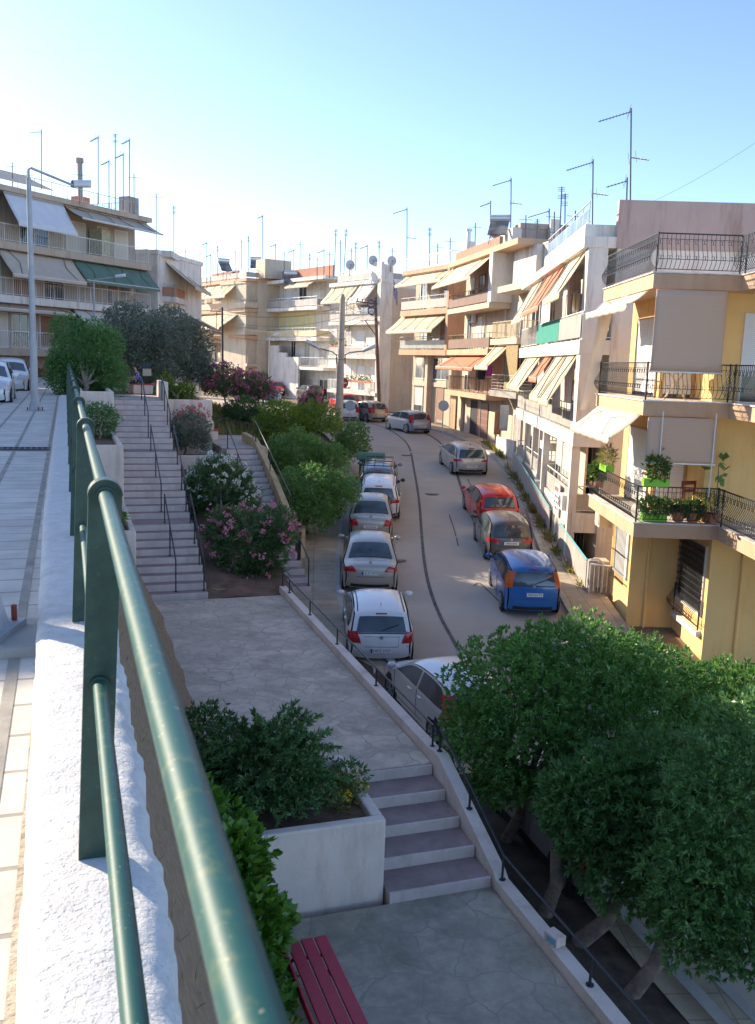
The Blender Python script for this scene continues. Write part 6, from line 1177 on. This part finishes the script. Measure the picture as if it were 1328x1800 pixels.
# ================================================================ ROOF THINGS
m_mast = M('aerial_metal', (.13, .12, .12), .5, .2, 5, metal=.5); m_tank = M('tank_steel', (.66, .65, .63), .3, .08, 4, metal=.4)
def aerial(label, px, py_t, py_b, Y, kind='y', az=-1.0, lean=0):
    tp = PY(px, py_t, Y); bt = PY(px + lean, py_b, Y); b = Vector((bt.x, Y, bt.z)); rt = empty('roof_aerial', b, 0, label, 'aerial'); h = tp.z - b.z + .5; b.z -= .5; rt.location = b; top = Vector((tp.x - b.x, 0, h))
    MB().tube([(0, 0, 0), top], .022 + .0002 * Y, 5).build('mast', m_mast, rt)
    def yagi(z, L, n, a, r=.008, pitch=.0, el=.16):
        m = MB(); f = z / h; o = top * f; d = Vector((math.cos(a), math.sin(a), pitch)).normalized(); s_ = Vector((-d.y, d.x, 0)); m.tube([o, o + d * L], .012 + .0002 * Y, 4)
        for k in range(n): q = o + d * (L * (k + .4) / n); m.tube([q - s_ * el, q + s_ * el], r + .0001 * Y, 4, False); 
        m.tube([o + d * .12 + Vector((0, 0, -.18)) - s_ * .2, o + d * .02 + Vector((0, 0, .2)) - s_ * .2], r, 4, False).tube([o + d * .12 + Vector((0, 0, -.18)) + s_ * .2, o + d * .02 + Vector((0, 0, .2)) + s_ * .2], r, 4, False); m.build('yagi_elements', m_mast, rt)
    if kind in 'yY': yagi(h - .12, 1.15 if kind == 'Y' else .75, 10 if kind == 'Y' else 6, math.pi + az * .5, pitch=-.28)
    if kind == 'Y': yagi(h * .55, .8, 5, .4)
    if kind == 'g':
        m = MB()
        for zz in (.05, .4):
            for q in range(3): m.tube([top + Vector((-.17, 0, -zz - .08 * q)), top + Vector((.17, 0, -zz - .08 * q))], .01 + .0001 * Y, 4, False)
        m.build('grid_elements', m_mast, rt)
    if kind == 't': MB().tube([top + Vector((-.4, 0, -.25)), top + Vector((.4, .1, -.25))], .012 + .0001 * Y, 4).build('cross_bar', m_mast, rt)
A_ = [('lone aerial with a short side boom above the left of the shaded block roof', 73, 228, 318, 58, 'y', 1.6), ('tall aerial left of the chimney pipe on the shaded block', 173, 238, 345, 61, 'y', -1), ('shorter aerial just right of the chimney pipe', 192, 280, 352, 62, 'y', -1), ('tallest aerial with paired grids on the shaded block', 203, 235, 356, 62, 'g', 1), ('small aerial between the two tall ones on the shaded block', 217, 268, 356, 63, 'y', -1), ('leaning aerial nearest the right end of the shaded block', 228, 243, 360, 63, 'y', -1),
      ('thin pole aerial over the small white house, left of its pair', 275, 340, 438, 69, 't', 1), ('dark pole aerial over the small white house, right of its pair', 306, 362, 446, 70, 'g', 1), ('short aerial with fan top left of the cream block', 327, 437, 470, 80, 't', 1), ('leaning aerial at the left of the cream block roof', 364, 425, 490, 98, 'y', -1), ('tiny aerial beside the leaning one on the cream block', 352, 442, 492, 97, 't', 1), ('third short aerial of the cream block cluster', 371, 446, 492, 99, 'y', -1),
      ('aerial rising behind the water heater of the cream block', 425, 421, 478, 99, 't', 1), ('straight aerial over the cream block hut', 437, 415, 470, 100, 'g', 1), ('tallest aerial over the cream block roof hut', 462, 378, 455, 100, 'y', -1), ('aerial with left boom right of the cream roof hut', 485, 428, 482, 96, 'y', -1), ('short aerial beside the small heater of the pale grey house', 517, 438, 490, 93, 'y', -1), ('plain thin aerial over the pale grey house', 528, 425, 488, 92, 't', 1),
      ('low hooked aerial left of the dishes', 570, 438, 482, 86, 'y', -1), ('small straight aerial left of the dishes', 580, 442, 480, 86, 't', 1), ('tall leaning aerial left of the first satellite dish', 591, 403, 478, 84, 'g', 1, -3), ('thin aerial between the leaning pair left of the dishes', 599, 422, 476, 84, 't', 1), ('second tall leaning aerial just above the first dish', 609, 403, 474, 83, 'g', 1, -4), ('grid aerial between the first and second dishes', 626, 426, 468, 83, 'g', 1), ('hooked aerial just left of the second dish', 646, 430, 466, 82, 'y', -1), ('slim aerial between the second and third dishes', 667, 424, 464, 82, 'g', 1),
      ('tall lattice-hung aerial at the left end of the peach block roof', 716, 365, 470, 73, 'Y', -.6), ('short aerial left of the peach block chimney', 756, 400, 456, 70, 'g', 1), ('stub aerial leaning beside the peach block chimney', 770, 428, 452, 70, 't', 1), ('aerial behind the solar heater of the brown balcony block', 863, 353, 405, 60, 'y', -1), ('tall aerial over the solar heater pointing left', 899, 313, 395, 57, 'Y', -.5), ('aerial with comb boom on the bare grey block', 966, 367, 440, 50, 'Y', -.6), ('leaning grid mast left of its twin on the white house roof', 988, 328, 428, 46, 'g', 1, -4), ('second grid mast close to the first on the white house roof', 994, 340, 420, 46, 'g', 1), ('plain pole right of the two grid masts', 1012, 370, 418, 44, 't', 1), ('tall mast with mid-height yagi on the white house roof', 1043, 280, 392, 41, 'Y', -.6), ('tallest comb aerial in the sky above the pinkish wall', 1110, 190, 356, 34, 'Y', -.45), ('low aerial beside the foot of the tallest one', 1103, 312, 358, 34.5, 'y', -.6)]
A_ += [('thin whip aerial left of the shaded block aerials, above its terrace roof', 22, 285, 330, 57, 't', 1), ('stub aerial at the far left roof corner', 48, 300, 335, 57, 't', 1), ('short whip over the middle of the shaded block roof', 140, 300, 345, 60, 't', 1), ('whip aerial beside the roof pier of the shaded block', 236, 305, 362, 64, 't', 1),
 ('short straight aerial behind the brick balcony house', 340, 452, 480, 80, 't', 1), ('thin aerial at the far corner of the cream block roof', 383, 432, 480, 100, 'g', 1), ('thin aerial between the two cream block heaters', 414, 440, 478, 100, 't', 1), ('thin whip left of the pale grey house roof wall', 500, 442, 484, 93, 't', 1), ('small straight aerial over the red roof wall', 545, 446, 482, 92, 'g', 1), ('fine whip just left of the white corner block', 558, 452, 484, 86, 't', 1), ('fine whip beside the first satellite dish', 618, 436, 470, 83, 't', 1), ('fine whip over the right satellite dish', 690, 436, 468, 80, 't', 1), ('fine whip at the right end of the peach block roof', 792, 418, 450, 68, 't', 1), ('thin rod left of the brown balcony block heater', 836, 392, 425, 60, 't', 1), ('thin rod right of the brown balcony block heater', 925, 378, 412, 55, 't', 1), ('thin rod on the bare grey block roof', 945, 385, 412, 54, 'g', 1), ('thin rod left of the grid masts', 975, 372, 425, 47, 't', 1), ('thin rod right of the plain pole on the white house', 1025, 378, 415, 43, 't', 1)]
for a in A_: aerial(*a)
def dish(label, px, py, Y, r, az=.3):
    p = PY(px, py, Y); rt = empty('satellite_dish', (p.x, Y, p.z - r - .5), az, label, 'satellite dish'); mb = MB(); mb.grid(6, 24, lambda a, b: (r * a * math.cos(2 * math.pi * b), -.1 + .28 * r * a * a * -1 + .0, r + .5 + r * a * math.sin(2 * math.pi * b))); o = mb.build('reflector', M('dish_grey', (.5, .5, .5), .5, .1, 3), rt, smooth=True); s_ = o.modifiers.new('thickness', 'SOLIDIFY'); s_.thickness = .02
    MB().tube([(0, 0, 0), (0, 0, r + .5)], .035, 6).build('mast', m_mast, rt); MB().tube([(0, -.1, .5 + .1 * r), (0, -.1 - .9 * r, r + .45)], .015, 4).cyl((0, -.1 - .9 * r, r + .42), .04, .1, 8).build('feed_arm', m_mast, rt)
dish('left satellite dish of the three on the white corner block', 615, 466, 80, .4); dish('middle satellite dish of the three, set slightly higher', 655, 458, 79, .4); dish('right satellite dish of the three on the white corner block', 688, 459, 78, .4); dish('satellite dish below the solar heater of the brown balcony block', 869, 407, 58, .42)
def heater(label, px, py, Y, sc=1.0, az=0.):
    p = PY(px, py, Y); rt = empty('solar_heater', (p.x, Y, p.z - 1.25 * sc), az, label, 'solar heater', sc=sc); MB().cyl((-.65, 0, 1.25), .24, 1.3, 14, 'x').build('tank', m_tank, rt, smooth=False)
    MB().add([(-.6, -1.3, .1), (.6, -1.3, .1), (.6, -.15, 1.05), (-.6, -.15, 1.05), (-.6, -1.25, .04), (.6, -1.25, .04), (.6, -.1, .99), (-.6, -.1, .99)], [(0, 1, 2, 3), (7, 6, 5, 4), (0, 4, 5, 1), (1, 5, 6, 2), (2, 6, 7, 3), (3, 7, 4, 0)]).build('collector', glass_mat('collector_glass', (.2, .18, .15)), rt)
    m = MB(); [m.tube([(x, 0, 1.05), (x, .25, -.5)], .025, 4).tube([(x, -.1, 1.0), (x, -1.3, -.5)], .02, 4) for x in (-.5, .5)]; m.build('stand', m_mast, rt)
heater('solar water heater standing on the cream block roof', 393, 458, 99, 1.0, .5); heater('solar water heater on the cream roof hut', 450, 455, 99, .9, .1); heater('small solar heater on the pale grey house', 512, 480, 92, 1.0, .0); heater('large solar water heater over the brown balcony block', 880, 384, 57.5, .95, -.25); heater('solar heater half hidden on the white house roof', 985, 432, 47, .9, 0)
# washing and flag
def cloth(label, px, py, Y, w_, h, mat, cat='washing'):
    p = PY(px, py, Y); mb = MB(); mb.grid(8, 8, lambda a, b: (p.x - w_ / 2 + w_ * a * (1 - .1 * b), Y + .03 * math.sin(a * 9 + b * 2), p.z - h * b)); o = mb.build('hanging_cloth', mat, smooth=True); s_ = o.modifiers.new('thickness', 'SOLIDIFY'); s_.thickness = .012; tag(o, label, cat)
cloth('dark garment on the wash line of the brown balcony block', 848, 645, 55.5, .5, .75, M('dark_cloth', (.03, .03, .04), .9)); cloth('magenta garment on the wash line of the brown balcony block', 861, 643, 55.3, .4, .6, M('magenta_cloth', (.5, .06, .4), .9)); cloth('orange towel hanging by the far end of the white house', 877, 722, 50.2, .4, 1.3, M('orange_cloth', (.62, .25, .1), .9)); cloth('white sheet hanging by the far end of the white house', 888, 712, 50, .5, 1.4, m_awnw)
p = PY(697, 535, 74); rt = empty('flag', p, 0, 'blue and white striped flag drooping from the peach block balcony', 'flag'); d = PY(692, 492, 74) - p; MB().tube([(0, 0, 0), d], .02, 5).build('staff', m_mast, rt)
m_fb = M('flag_blue', (.03, .08, .42), .8, .05)
for k in range(7):
    mb = MB(); mb.grid(3, 3, lambda a, b: Vector((.02 + .10 * k * .45 + .045 * a, .02 * math.sin(3 * a + k), d.z * .92 - .12 * k - 1.1 * b)) + Vector((d.x * .9, 0, 0))); o = mb.build('stripe', m_fb if k % 2 == 0 else m_awnw, rt, smooth=True); s_ = o.modifiers.new('thickness', 'SOLIDIFY'); s_.thickness = .01
# table and chair on the yellow house, gas and meter boxes
rt = empty('table', B1.at(1.05, .9, 7.6 - .68), 0, 'pale wooden round table with crossed legs on the upper yellow house balcony', 'table'); MB().cyl((0, 0, .72), .48, .035, 20).build('tabletop', m_wood2 if 'm_wood2' in globals() else M('pale_wood', (.62, .48, .3), .6, .15, 6), rt)
for k in range(4): a_ = k * math.pi / 2 + .5; MB().tube([(.38 * math.cos(a_), .38 * math.sin(a_), 0), (0, 0, .42), (-.3 * math.cos(a_), -.3 * math.sin(a_), .72)], .025, 6).build('leg', M('pale_wood', (.62, .48, .3), .6, .15, 6), rt)
rt = empty('chair', B1.at(1.55, 1.1, 7.6 - 3.79), R(200), 'dark red wooden folding chair among the pots on the yellow house', 'chair'); mr_ = M('red_wood', (.2, .04, .03), .6, .15, 6)
MB().box(-.22, .22, -.2, .2, .43, .46).build('seat', mr_, rt); MB().box(-.22, -.18, .18, .22, .45, 1.0).box(.18, .22, .18, .22, .45, 1.0).box(-.22, .22, .19, .215, .9, 1.0).box(-.22, .22, .19, .215, .7, .78).build('backrest', mr_, rt)
for x in (-.2, .2): MB().tube([(x, -.22, 0), (x, .2, .45)], .018, 5).build('leg', mr_, rt); MB().tube([(x, .22, 0), (x, -.2, .45)], .018, 5).build('leg', mr_, rt)
def meter(x, y, z0_, w_, h, label):
    rt = empty('meter_box', (x, y, z0_), 0, label, 'meter box'); MB().box(-.2, .2, -w_ / 2, w_ / 2, 0, h).build('case', m_cream, rt, bevel=.02); MB().box(-.22, -.2, -w_ / 2 + .05, w_ / 2 - .05, .08, h - .08).build('door', m_beige, rt, bevel=.005)
meter(7.2, 28.6, -4.9, .6, .75, 'beige meter box high between the yellow and the white house'); meter(7.2, 28.45, -6.8, .6, .85, 'lower beige meter box at the corner of the yellow house')
p = Vector((6.85, 28.2, zroad(28) + .12)); rt = empty('gas_pillar', p, 0, 'short stone pillar with bent pipes at the end of the turquoise fence', 'pillar'); MB().box(-.14, .14, -.14, .14, 0, 1.05).build('pillar', m_conc, rt, bevel=.02); MB().tube([(.3, -.1, 0), (.3, -.1, 1.0), (.15, -.1, 1.1), (-.12, -.18, 1.1)], .035, 8).build('bent_pipe', m_rbar, rt)
# ---------------------------------------------------------------- row across the upper street
row(21.2, 30, -11, 7.5, 'narrow beige house across the upper street, outside the left edge', m_cream)
row(30.02, 41.9, -11, 9.0, 'tall beige house across the upper street, outside the left edge')
row(44, 51, -11, 10.6, 'taller cream house across the upper street, outside the left edge', m_cream)
row(51.5, 56.5, -11, 11.2, 'off white house across the upper street, outside the left edge', m_offw)
